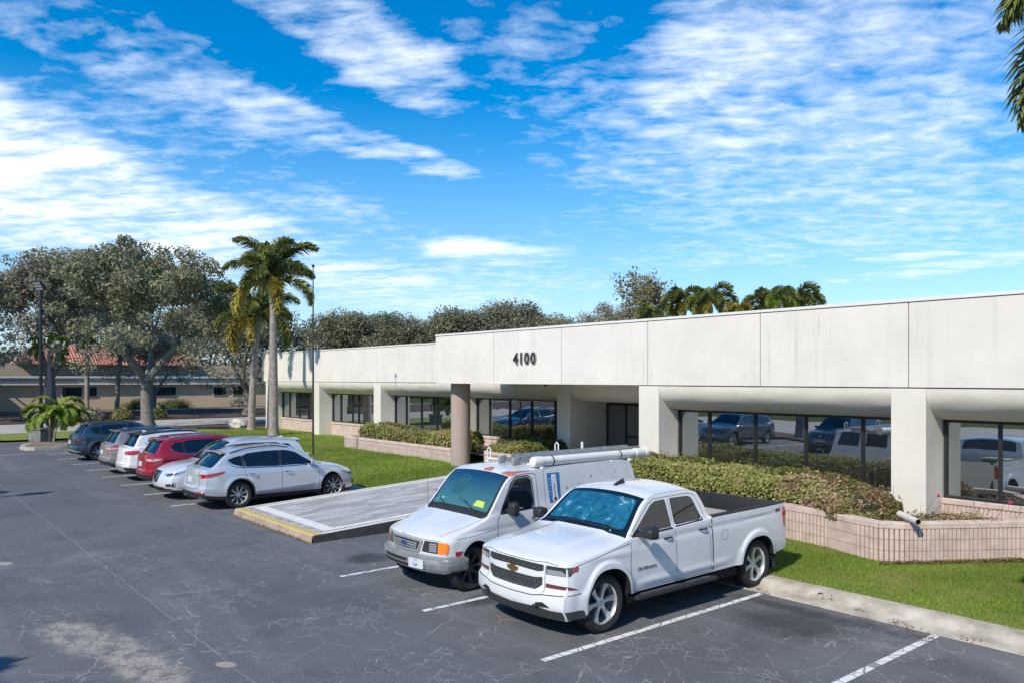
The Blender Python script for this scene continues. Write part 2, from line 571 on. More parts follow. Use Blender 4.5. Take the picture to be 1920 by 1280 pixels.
def shared_car_mats():
    g = simple('car_glass', (.006, .010, .014), .02, 0, 0, spec=.85)
    d = {'glass': g,
         'trim': simple('black_plastic', (.022, .023, .025), .48, bmp=.05, bs=300),
         'dark': simple('wheel_well_dark', (.008, .008, .009), .9),
         'tyre': simple('tyre_rubber', (.022, .022, .023), .78, var=.35, vs=9, bmp=.1, bs=80),
         'rim': simple('alloy', (.72, .72, .71), .3, .75, .5),
         'brake': simple('brake_metal', (.10, .10, .10), .5, .8),
         'chrome': simple('chrome', (.75, .75, .76), .08, 1.0),
         'gap': simple('panel_gap', (.012, .012, .013), .9),
         'red': simple('red_lens', (.38, .006, .010), .08, 0, 1.0),
         'amber': simple('amber_lens', (.85, .22, .02), .12, 0, 1.0),
         'clear': simple('clear_lens', (.50, .52, .54), .06, .55, 1.0),
         'lamp_dark': simple('lamp_dark', (.05, .05, .055), .12, .3, 1.0),
         'plate': simple('plate_white', (.62, .64, .63), .4, var=.2, vs=40)}
    return d

def text_mesh(txt, size, ext=.004, offset=0.0, shear=0.0, width=1.0, spacing=1.0):
    cu = bpy.data.curves.new('t', 'FONT'); cu.body = txt; cu.size = size; cu.extrude = ext; cu.offset = offset
    cu.align_x = 'CENTER'; cu.align_y = 'CENTER'; cu.shear = shear; cu.space_character = spacing
    cu.resolution_u = 4
    o = bpy.data.objects.new('t', cu); COL.objects.link(o)
    dg = bpy.context.evaluated_depsgraph_get(); dg.update()
    me = bpy.data.meshes.new_from_object(o.evaluated_get(dg))
    COL.objects.unlink(o); bpy.data.objects.remove(o)
    vs = [Vector((v.co.x*width, v.co.y, v.co.z)) for v in me.vertices]; fs = [tuple(p.vertices) for p in me.polygons]
    bpy.data.meshes.remove(me)
    return vs, fs
CM = shared_car_mats()

def mir(poly): return [(p[0], -p[1]) for p in poly]

# ---- white pickup truck --------------------------------------------------
def build_pickup(loc, rz):
    root = empty('pickup_truck', loc, rz, 'white four-door pickup truck with open bed, blue sunshade behind its windscreen, parked beside the van', 'pickup truck')
    M = dict(CM)
    M['paint'] = car_mats('pickup', (.69, .70, .71), 0, .3, dirt=.05)
    M['liner'] = simple('bed_liner', (.020, .021, .023), .6, var=.3, vs=20, bmp=.3, bs=120)
    W = 1.01
    D = dict(L=5.5, W=W, hubs=(.89, 4.55), R=.40, Ra=.485, tum=16.5, sh=.035, A=.20, B=.08, tw=.265, low_in=.05, zm=.72, flare=.034, fl0=.075, fl1=.125,
             plan=[(0, .93), (.12, .965), (.5, .99), (1.0, 1), (4.4, 1), (5.2, .985), (5.5, .965)],
             rock=[(0, .27), (.3, .30), (.42, .34), (1.42, .47), (3.9, .48), (5.0, .52), (5.5, .56)],
             belt=[(0, 1.005), (.06, 1.02), (.5, 1.08), (1.1, 1.155), (1.5, 1.225), (2.4, 1.26), (3.25, 1.30), (3.32, 1.315), (5.5, 1.335)],
             rail=[(0, 1.0), (1.28, 1.18), (1.36, 1.215), (1.98, 1.70), (2.25, 1.755), (2.85, 1.765), (3.10, 1.73), (3.19, 1.60), (3.29, 1.33)],
             cen=[(0, 1.02), (.05, 1.05), (.3, 1.12), (.7, 1.175), (1.25, 1.225), (1.35, 1.25), (1.98, 1.765), (2.3, 1.845), (2.85, 1.86), (3.09, 1.82), (3.19, 1.65), (3.29, 1.36)],
             nose=[(.25, .10), (.36, .035), (.45, 0), (.60, .005), (.63, .035), (.66, .055), (.98, .075), (1.03, .10), (1.12, .17)],
             tail=[(.4, .05), (.6, .02), (1.2, .0), (1.34, .02)],
             crease=[(1.13, 1.20, -.014, .03, 1.6, 5.3), (1.05, 1.05, .012, .05, .4, 1.5), (.58, .60, .018, .04, 1.5, 3.8)],
             bed=(3.31, .80), clad=0, hoodp=5.5, dome=.026, archn=2.5, rimf=.71)
    c = Car(root, D, M)
    b = c.body()
    c.wheels(dict(n=6, w=.085, taper=1.1, split=.10), 0)
    G = M['glass']
    # windscreen with a foil sunshade behind it
    wsh, t, bb = nt('sunshade_foil')
    bb.inputs['Metallic'].default_value = .35; bb.inputs['Roughness'].default_value = .4
    bb.inputs['Coat Weight'].default_value = 1; bb.inputs['Coat Roughness'].default_value = .02
    co = objco(t)
    n1 = noise_(t, 4.2, 5, .6, co, 1.6)
    r = ramp(t, n1, [(.36, (.008, .09, .16)), (.60, (.02, .19, .29)), (.65, (.40, .55, .58)), (.675, (.02, .20, .30))])
    L(t, r.outputs[0], bb.inputs['Base Color'])
    bump(t, bb, noise_(t, 5, 4, .6, co, 1.6), .35, .05)
    c.patch('windshield', 'top', [(1.375, -.955), (1.375, .955), (1.985, .93), (1.985, -.93)], G, .003, res=.08)
    ss = c.patch('sunshade', 'top', rpoly([(1.475, -.86), (1.475, .86), (1.90, .84), (1.90, -.84)], .06), wsh, .008, res=.035, skirt=0,
                 relief=lambda x, y: .008*noise.noise(Vector((x*4, y*3, 1.7))))
    ss['label'] = 'crinkled blue foil sunshade'
    # side windows
    for sg in (1, -1):
        c.patch('side_window', 'side', rpoly([(1.50, 1.265), (1.60, 1.325), (2.02, 1.635), (2.12, 1.675), (2.35, 1.685), (2.375, 1.285)], .03), G, .004, sg=sg)
        c.patch('side_window', 'side', rpoly([(2.46, 1.69), (2.90, 1.685), (2.975, 1.65), (3.10, 1.34), (3.02, 1.315), (2.45, 1.293)], .04), G, .004, sg=sg)
        c.strips('window_trim', [('side', sg, [(1.47, 1.25), (2.37, 1.275)], .03), ('side', sg, [(2.44, 1.283), (3.09, 1.312), (3.12, 1.35)], .02)], M['gap'], off=.0035)
    # gaps
    ln = []
    for sg in (1, -1):
        ln += [('side', sg, [(1.40, .52), (1.395, .9), (1.42, 1.16), (1.47, 1.24)]), ('side', sg, [(2.405, .49), (2.41, 1.27), (2.42, 1.69)]),
               ('side', sg, [(1.40, .50), (3.26, .50)]), ('side', sg, [(3.24, .52), (3.235, 1.25), (3.18, 1.32), (3.14, 1.5), (3.04, 1.69), (2.9, 1.725), (2.1, 1.71), (1.93, 1.63), (1.52, 1.31)]),
               ('side', sg, [(3.30, .50), (3.30, 1.30)], .022), ('side', sg, [(.15, .985), (.6, 1.06), (1.3, 1.15), (1.4, 1.17)]),
               ('top', 1, [(1.99, sg*.985), (2.3, sg*.96), (2.9, sg*.96), (3.08, sg*.97)], .010),
               ('front', 1, [(sg*.61, 1.03), (sg*.61, .60)]), ('front', 1, [(sg*.61, .60), (sg*1.22, .63)], .01), ('front', 1, [(sg*.61, .60), (sg*.45, .57), (0, .56)], .012),
               ('front', 1, [(0, 1.005), (sg*.42, 1.008), (sg*.60, 1.02), (sg*.80, 1.0)], .008)]
        for k in range(16):
            pass
        ln.append(('side', sg, [(3.62+.085*math.cos(a*PI/10), 1.02+.085*math.sin(a*PI/10)) for a in range(21)], .005))
    c.strips('panel_gap', ln, M['gap'], .007)
    # fender flare lines
    # grilles
    hexm, t, bb = nt('grille_mesh')
    bb.inputs['Roughness'].default_value = .35
    co = objco(t, (1, 9.5, 22))
    br = N(t, 'ShaderNodeTexBrick', inp={'Scale': 1.0, 'Mortar Size': .06, 'Brick Width': 1.0, 'Row Height': 1.0, 'Color1': (.045, .047, .05, 1), 'Color2': (.06, .062, .066, 1), 'Mortar': (.004, .004, .005, 1)})
    mp = N(t, 'ShaderNodeSeparateXYZ'); L(t, co, mp.inputs[0])
    cb = N(t, 'ShaderNodeCombineXYZ'); L(t, mp.outputs[1], cb.inputs[0]); L(t, mp.outputs[2], cb.inputs[1]); L(t, cb.outputs[0], br.inputs[0])
    L(t, br.outputs[0], bb.inputs['Base Color']); bump(t, bb, br.outputs[1], -.8, .02)
    c.patch('grille', 'front', rpoly([(-.58, .985), (0, .992), (.58, .985), (.585, .905), (.5, .885), (0, .90), (-.5, .885), (-.585, .905)], .015), hexm, .002)
    c.patch('grille', 'front', rpoly([(-.57, .82), (-.42, .80), (0, .80), (.42, .80), (.57, .82), (.57, .72), (.47, .64), (0, .635), (-.47, .64), (-.57, .72)], .015), hexm, .002)
    # gold bow-shaped emblem
    gold = simple('emblem_gold', (.50, .30, .10), .3, .9)
    bow = [(-.105, .838), (-.055, .838), (-.055, .818), (.055, .818), (.055, .838), (.105, .838), (.118, .882), (.055, .882), (.055, .904), (-.055, .904), (-.055, .882), (-.118, .882)]
    em = c.patch('emblem', 'front', bow, gold, .022, res=.1, skirt=.02)
    for sg in (1, -1):
        f = lambda pl: [(sg*a, z) for a, z in pl]
        hl = c.patch('headlight', 'front', rpoly(f([(.625, .985), (.92, .982), (1.13, .985), (1.12, .925), (1.02, .915), (.97, .865), (.625, .868)]), .012), M['lamp_dark'], .004, res=.05)
        c.patch('lens', 'front', rpoly(f([(.64, .935), (.86, .935), (.90, .90), (.96, .872), (.64, .872)]), .01), M['clear'], .006, hl, res=.05)
        c.patch('turn_signal', 'front', rpoly(f([(1.0, .975), (1.115, .975), (1.11, .935), (1.0, .93)]), .01), M['red'], .0065, hl, res=.05)
        c.patch('fog_lamp', 'front', rpoly(f([(.625, .745), (.95, .735), (1.13, .69), (.625, .69)]), .01), simple('fog_bezel', (.13, .03, .03), .2, 0, 1), .004, res=.05)
        c.patch('bumper_step', 'front', rpoly(f([(.50, .48), (.62, .50), (.74, .44), (.62, .43), (.50, .44)]), .01), M['gap'], .002, res=.06)
        th = MB(); pw = c.front(sg*.52, .46)
        th.tube([(pw.x-.03, pw.y-.05, .44), (pw.x+.03, pw.y-.03, .445), (pw.x+.035, pw.y+.03, .445), (pw.x-.03, pw.y+.05, .44)], .014, 6)
        th.build('tow_hook', M['trim'], root, smooth=True)
        # tail light
        c.patch('tail_light', 'rear', rpoly([(sg*.88, 1.27), (sg*1.03, 1.27), (sg*1.07, 1.20), (sg*1.05, .98), (sg*.98, .93), (sg*.88, .93)], .02), M['red'], .008, res=.05)
    c.patch('air_dam', 'front', rpoly([(-1.25, .40), (-.72, .40), (-.55, .43), (0, .40), (.55, .43), (.72, .40), (1.25, .40), (1.25, .285), (0, .275), (-1.25, .285)], .02), simple('air_dam_grey', (.045, .047, .05), .5), .006)
    c.patch('rear_window', 'top', rpoly([(3.13, -.84), (3.13, .84), (3.24, .84), (3.24, -.84)], .02), G, .004, res=.08)
    c.mirror(1.60, 1.29, (.17, .24, .17), M['trim'], .13)
    for x, z in ((2.24, 1.14), (3.07, 1.18)): c.handle(x, z, M['trim'], .19)
    # running boards
    for sg in (1, -1):
        rb = MB()
        rb.bbox(2.75-3.32, 2.75-1.46, sg*1.0-.085, sg*1.0+.085, .36, .425, .02)
        for k in range(3):
            rb.bbox(2.75-1.7-k*.75, 2.75-1.66-k*.75, min(sg*.7, sg*.98), max(sg*.7, sg*.98), .37, .42, .01)
        o = rb.build('running_board', M['trim'], root, smooth=True)
        tr = MB(); tr.bbox(2.75-3.2, 2.75-1.6, sg*1.0-.05, sg*1.0+.055, .424, .431, .002)
        tr.build('step_pad', simple('step_pad', (.06, .06, .065), .7, bmp=.5, bs=60), o)
    # rear bumper
    rbm = MB(); rbm.bbox(-2.80, -2.66, -.92, .92, .50, .68, .03); rbm.build('rear_bumper', M['chrome'], root, smooth=True)
    # shark fin, wipers
    sf = MB(); sf.add([(.62, -.035, 1.835), (.62, .035, 1.835), (.40, .03, 1.84), (.40, -.03, 1.84), (.42, -.006, 1.925), (.42, .006, 1.925), (.50, 0, 1.885)],
                      [(0, 1, 2, 3), (0, 6, 1), (1, 6, 5, 2), (0, 3, 4, 6), (4, 5, 6), (2, 5, 4, 3)])
    sf.build('roof_antenna', M['trim'], root)
    for y0 in (-.75, -.02):
        wp = MB()
        a = c.P('top', 1.43, y0/.85, .02); e = c.P('top', 1.455, (y0+.72)/.9, .015)
        wp.tube([a, e], .009, 6)
        wp.build('wiper', M['trim'], root)
    # lettering on the door, as it stands on the photographed truck
    for sg in (1, -1):
        vs, fs = text_mesh('SILVERADO', .056, .003, .001, width=1.2, spacing=1.2)
        mb = MB()
        out = []
        for v in vs:
            x = 1.74+v.x if sg > 0 else 1.74-v.x
            p = c.P('side', x, .785+v.y, .004+max(0, v.z), sg); out.append(p)
        mb.add(out, fs if sg > 0 else [f[::-1] for f in fs]); mb.build('door_lettering', simple('letter_grey', (.12, .12, .13), .3, .6), root)
        vs, fs = text_mesh('4x4', .085, .002, .004, shear=.25, width=1.3)
        mb = MB(); out = []
        for v in vs:
            x = 5.22+v.x if sg > 0 else 5.22-v.x
            out.append(c.P('side', x, 1.245+v.y, .004+max(0, v.z), sg))
        mb.add(out, fs if sg > 0 else [f[::-1] for f in fs]); mb.build('bed_lettering', simple('letter_red', (.30, .012, .02), .4), root)
    # ribbed bed walls and rail caps
    for sg in (1, -1):
        br_ = MB()
        for k in range(17):
            x = 2.75-3.5-k*.115
            br_.bbox(x-.03, x, min(sg*.868, sg*.845), max(sg*.868, sg*.845), .84, 1.25, .008)
        br_.build('bed_ribs', M['liner'], root, smooth=True)
    tg = MB(); tg.bbox(-2.70, -2.655, -.86, .86, .6, 1.345, .02); tg.build('tailgate', M['liner'], root, smooth=True)
    for sg in (1, -1):
        mf = MB(); mf.bbox(2.75-5.10, 2.75-5.08, min(sg*.70, sg*.98), max(sg*.70, sg*.98), .25, .62, .004); mf.build('mud_flap', M['trim'], root)
    return c

def load_in_bed():
    # a tan lidded toolbox standing in the bed
    t = empty('toolbox', (-8.10, 10.68, .81), 0, 'tan lidded toolbox standing in the open bed of the white pickup', 'toolbox')
    tan = simple('tan_lid', (.42, .38, .31), .55, var=.15, bmp=.1, bs=20)
    m = MB(); m.bbox(-.34, .34, -.28, .28, .01, .44, .03); m.build('box_body', simple('box_dark', (.03, .03, .032), .5), t, smooth=True)
    m = MB(); m.bbox(-.37, .37, -.31, .31, .445, .52, .02); m.build('lid', tan, t, smooth=True)
    m = MB(); m.bbox(-.05, .05, -.335, -.312, .39, .47, .005); m.build('latch', CM['trim'], t)

# ---- white work van ------------------------------------------------------
def build_van(loc, rz):
    root = empty('work_van', loc, rz, 'old white panel van with rust above its windscreen, grey bumper and a loaded roof rack', 'van')
    M = dict(CM)
    pm = car_mats('van', (.66, .67, .675), 0, .38, dirt=.12)
    M['paint'] = pm
    W = .975
    D = dict(L=5.1, W=W, hubs=(.76, 3.95), R=.375, Ra=.45, tum=8.5, sh=.012, A=.26, B=.08, tw=.235, low_in=.06, zm=.8, flare=.012,
             plan=[(0, .90), (.15, .95), (.6, .985), (1.2, 1), (4.5, 1), (4.9, .985), (5.1, .95)],
             rock=[(0, .33), (.3, .36), (1.25, .42), (4.5, .43), (5.1, .45)],
             belt=[(0, .865), (.08, .90), (.5, .995), (1.0, 1.12), (1.3, 1.185), (2.2, 1.22), (5.1, 1.24)],
             rail=[(0, .86), (1.0, 1.125), (1.1, 1.18), (1.66, 1.78), (1.85, 1.85), (4.5, 1.90), (4.78, 1.87), (4.93, 1.55), (5.1, 1.25)],
             cen=[(0, .88), (.05, .93), (.3, 1.02), (.7, 1.10), (1.0, 1.16), (1.08, 1.20), (1.68, 1.84), (1.95, 1.93), (4.4, 1.985), (4.74, 1.95), (4.92, 1.6), (5.1, 1.28)],
             nose=[(.3, .12), (.36, .09), (.60, .09), (.63, .075), (.82, .085), (.88, .11), (.95, .17), (1.1, .25)],
             tail=[(.4, .05), (.6, .0), (1.2, .02), (1.34, .05)],
             crease=[(.95, 1.02, -.010, .03, .4, 4.9)], clad=0, hoodp=3.4)
    c = Car(root, D, M)
    c.body()
    c.wheels(dict(n=8, w=.10, taper=1.3), 0)
    for o in list(root.children):
        if o.name.startswith('wheel'):
            for ch in o.children:
                if ch.name.startswith('rim'): ch.data.materials[0] = MATS.get('steel_rim') or simple('steel_rim', (.13, .125, .12), .5, .5, var=.3, vs=20)
    G = M['glass']
    # windscreen: lit lower cab and dim top painted into the glass colour
    wg, t, bb = nt('van_windshield')
    bb.inputs['Roughness'].default_value = .03; bb.inputs['Coat Weight'].default_value = 1
    co = objco(t); sp = N(t, 'ShaderNodeSeparateXYZ'); L(t, co, sp.inputs[0])
    lit_cab = ramp(t, sp.outputs[2], [(.0, (.06, .17, .17)), (.45, (.035, .11, .13)), (.9, (.008, .04, .09))])
    mr = N(t, 'ShaderNodeMapRange', inp={1: 1.2, 2: 1.85}); L(t, sp.outputs[2], mr.inputs[0]); L(t, mr.outputs[0], lit_cab.inputs[0])
    L(t, lit_cab.outputs[0], bb.inputs['Base Color'])
    ws = c.patch('windshield', 'top', [(1.07, -.95), (1.07, .95), (1.675, .94), (1.675, -.94)], M['gap'], .003, res=.08)
    c.patch('glass', 'top', rpoly([(1.145, -.89), (1.145, .89), (1.65, .90), (1.65, -.90)], .05), wg, .006, ws, res=.07, skirt=0)
    # cab seen through the glass edge: papers on the dashboard
    pp = c.patch('papers', 'top', [(1.19, .42), (1.19, .74), (1.27, .70), (1.27, .47)], simple('paper_yellow', (.48, .62, .06), .5, 0, 1), .008, res=.1, skirt=0)
    pp['label'] = 'yellow-green papers lying on the dashboard'
    c.patch('papers', 'top', [(1.20, -.82), (1.20, -.60), (1.24, -.55), (1.24, -.78)], simple('paper_green', (.12, .42, .36), .4, 0, 1), .008, res=.1, skirt=0)
    sd = simple('seat_shape', (.03, .085, .095), .12, 0, 1)
    c.patch('seat', 'top', rpoly([(1.30, -.46), (1.30, -.12), (1.52, -.08), (1.58, -.30), (1.50, -.46)], .03), sd, .0075, res=.1, skirt=0)
    for sg in (1, -1):
        c.patch('side_window', 'side', rpoly([(1.40, 1.215), (1.44, 1.30), (1.68, 1.66), (1.80, 1.765), (2.05, 1.775), (2.11, 1.72), (2.13, 1.25), (2.10, 1.23)], .03), G, .004, sg=sg)
    ln = []
    for sg in (1, -1):
        ln += [('side', sg, [(1.30, .46), (1.28, .8), (1.30, 1.1), (1.40, 1.26), (1.66, 1.70), (1.78, 1.815), (2.15, 1.83), (2.24, 1.80), (2.25, .5), (1.31, .46)], .009),
               ('side', sg, [(2.42, 1.86), (2.42, .5)], .006), ('side', sg, [(.22, .88), (.6, .90), (1.25, .96)], .006),
               ('side', sg, [(1.385, 1.2), (1.43, 1.31), (1.665, 1.675), (1.79, 1.785), (2.06, 1.795), (2.135, 1.735), (2.15, 1.235), (1.385, 1.2)], .022),
               ('top', 1, [(1.72, sg*.985), (2.2, sg*.97), (4.7, sg*.97)], .012),
               ('top', 1, [(.06, sg*.80), (.5, sg*.86), (1.0, sg*.90), (1.06, sg*.94)], .007)]
    ln.append(('front', 1, [(-.85, .855), (0, .868), (.85, .855)], .008))
    ln += [('rear', 1, [(0, .5), (0, 1.2)], .012), ('rear', 1, [(-.8, .5), (.8, .5)], .01)]
    c.strips('panel_gap', ln, M['gap'], .007)
    # rust along the roof edge over the screen
    ru = simple('rust', (.42, .085, .045), .8, col2=(.30, .16, .11), vs=30, bmp=.3, bs=60)
    c.patch('rust_patch', 'top', rpoly([(1.70, .05), (1.70, .28), (1.76, .30), (1.84, .22), (1.80, .08), (1.74, .0)], .02), ru, .0015, res=.04, skirt=0)
    c.patch('rust_patch', 'top', rpoly([(1.70, .62), (1.69, .97), (1.80, .985), (2.02, .985), (2.25, .97), (2.0, .90), (1.85, .86), (1.78, .70)], .02), ru, .0015, res=.04, skirt=0)
    c.patch('rust_patch', 'top', rpoly([(2.35, .95), (2.34, .99), (2.6, .99), (2.7, .975)], .01), ru, .0015, res=.04, skirt=0)
    # bumper
    gb = simple('bumper_grey', (.22, .23, .24), .5, var=.25, vs=5, bmp=.08, bs=90)
    bp = c.patch('bumper', 'front', rpoly([(-1.32, .605), (0, .615), (1.32, .605), (1.32, .39), (1.0, .385), (0, .375), (-1.0, .385), (-1.32, .39)], .05), gb, .075, res=.07, skirt=.09,
                 relief=lambda x, y: .03*(1-((y-.5)/.12)**2) if abs(y-.5) < .12 else 0)
    c.patch('air_slot', 'front', rpoly([(-.58, .525), (.18, .525), (.14, .475), (-.52, .475)], .015), M['gap'], .107, bp, res=.07, skirt=0)
    c.patch('air_slot', 'front', rpoly([(-.66, .445), (.20, .445), (.20, .405), (-.62, .405)], .015), M['gap'], .100, bp, res=.07, skirt=0)
    pl = c.patch('front_plate', 'front', rpoly([(.24, .555), (.56, .555), (.56, .405), (.24, .405)], .012), M['plate'], .125, bp, res=.1, skirt=.02)
    c.patch('plate_mark', 'front', rpoly([(.34, .50), (.36, .45), (.40, .435), (.44, .45), (.46, .50), (.43, .475), (.40, .465), (.37, .475)], .01), simple('mark_blue', (.03, .25, .55), .4), .1275, pl, res=.1, skirt=0)
    c.patch('plate_mark', 'front', rpoly([(.36, .54), (.44, .54), (.44, .528), (.36, .528)], .004), MATS['mark_blue'], .1275, pl, res=.1, skirt=0)
    # grille
    gs = simple('grille_silver', (.30, .31, .32), .35, .3)
    gr = c.patch('grille', 'front', rpoly([(-.47, .845), (0, .855), (.47, .845), (.40, .665), (.35, .64), (0, .635), (-.35, .64), (-.40, .665)], .03), gs, .02, res=.07, skirt=.03)
    c.patch('grille_opening', 'front', rpoly([(-.40, .815), (0, .823), (.40, .815), (.345, .69), (0, .675), (-.345, .69)], .025), M['gap'], .024, gr, res=.07, skirt=0)
    c.strips('bar', [('front', 1, [(-.35, .782), (.35, .782)], .026), ('front', 1, [(-.34, .745), (.34, .745)], .026), ('front', 1, [(-.33, .708), (.33, .708)], .022), ('front', 1, [(-.34, .80), (-.30, .69)], .02), ('front', 1, [(.34, .80), (.30, .69)], .02)], gs, off=.034, parent=gr)
    c.patch('emblem', 'front', [(.085*math.cos(a*PI/12), .752+.034*math.sin(a*PI/12)) for a in range(24)], simple('emblem_blue', (.02, .07, .26), .2, .3, 1), .045, gr, res=.1)
    for sg in (1, -1):
        f = lambda q: [(sg*a, z) for a, z in q]
        h = c.patch('headlight', 'front', rpoly(f([(.49, .845), (.755, .84), (.755, .655), (.44, .665)]), .012), M['lamp_dark'], .004, res=.06)
        for k in range(4):
            c.patch('lens', 'front', rpoly(f([(.60, .815-k*.036), (.735, .815-k*.036), (.735, .790-k*.036), (.60, .790-k*.036)]), .006), M['clear'], .008, h, res=.1, skirt=.004)
        c.patch('turn_signal', 'front', rpoly(f([(.76, .84), (.90, .835), (.945, .80), (.935, .69), (.90, .66), (.76, .655)]), .015), M['amber'], .008, res=.05)
        c.patch('tail_light', 'rear', rpoly([(sg*.78, 1.15), (sg*.95, 1.15), (sg*.95, .75), (sg*.78, .75)], .02), M['red'], .008, res=.06)
    c.patch('red_tape', 'side', [(.20, .685), (.385, .685), (.335, .625), (.28, .55), (.20, .55)], simple('tape_red', (.36, .02, .045), .4), .003, sg=1, skirt=0)
    c.patch('rear_window', 'top', rpoly([(4.80, -.80), (4.80, -.08), (4.97, -.08), (4.97, -.80)], .03), G, .004, res=.07)
    c.patch('rear_window', 'top', rpoly([(4.80, .80), (4.80, .08), (4.97, .08), (4.97, .80)], .03), G, .004, res=.07)
    c.mirror(1.52, 1.27, (.13, .20, .25), M['trim'], .08)
    c.handle(2.12, 1.08, M['trim'], .14)
    c.patch('cowl', 'top', rpoly([(1.0, -.86), (1.0, .86), (1.07, .93), (1.07, -.93)], .02), M['trim'], .004, res=.08)
    for y0, y1 in ((.62, .12), (-.35, -.72)):
        wp = MB()
        a = c.P('top', 1.09, y0, .02); e = c.P('top', 1.235, y1, .02); mm = c.P('top', 1.17, (y0+y1)/2, .035)
        wp.tube([a, mm, e], .010, 6); wp.tube([c.P('top', 1.19, y1+.10, .012), c.P('top', 1.255, y1-.22, .012)], .007, 6)
        wp.build('wiper', M['trim'], root)
    an = MB(); p = c.P('top', .98, -.80, 0); an.tube([p, p+Vector((.02, 0, .42)), p+Vector((.03, 0, .78))], [.004, .003, .002], 6); an.build('antenna', M['gap'], root)
    rb = MB(); rb.bbox(-2.66, -2.52, -.9, .9, .45, .62, .03); rb.build('rear_bumper', gb, root, smooth=True)
    # thermometer sticker on the side
    for sg in (1,):
        st = c.patch('sticker', 'side', [(2.50, 1.80), (2.81, 1.80), (2.79, 1.26), (2.52, 1.26)], simple('sticker_blue', (.012, .13, .36), .3, col2=(.02, .18, .45), vs=12), .003, sg=sg, skirt=0, res=.1)
        wht = simple('sticker_white', (.72, .72, .70), .4)
        c.patch('thermometer', 'side', rpoly([(2.60, 1.77), (2.66, 1.775), (2.72, 1.77), (2.725, 1.40), (2.74, 1.35), (2.71, 1.29), (2.66, 1.275), (2.61, 1.29), (2.585, 1.35), (2.605, 1.40)], .025), wht, .0045, st, sg=sg, skirt=0, res=.1)
        c.patch('thermometer_bulb', 'side', rpoly([(2.625, 1.37), (2.70, 1.37), (2.70, 1.30), (2.625, 1.30)], .03), simple('bulb_brown', (.22, .04, .02), .4), .0055, st, sg=sg, skirt=0, res=.1)
        c.strips('thermometer_scale', [('side', sg, [(2.662, 1.36), (2.662, 1.60)], .014)]+[('side', sg, [(2.62, 1.44+k*.05), (2.655, 1.44+k*.05)], .006) for k in range(6)]
                 + [('side', sg, [(2.665, 1.465+k*.05), (2.70, 1.465+k*.05)], .006) for k in range(6)], M['gap'], off=.006, parent=st)
        c.strips('marks', [('side', sg, [(2.535+.02*(k % 2), 1.70-k*.055), (2.575+.01*(k % 3), 1.69-k*.055)], .02) for k in range(6)], simple('sticker_pale', (.25, .42, .60), .4), off=.0045, parent=st)
    random.seed(11)
    sp = MB()
    c.strips('paint_chip', [('side', 1, [(x, z), (x+.03, z+.01)], w) for x, z, w in ((2.95, 1.50, .05), (3.1, 1.42, .03), (3.6, 1.66, .05), (2.98, 1.37, .02), (3.25, 1.56, .02), (3.9, 1.70, .02), (3.3, 1.45, .025), (4.3, 1.7, .03))], simple('chip_grey', (.16, .17, .19), .7), off=.002)
    return c

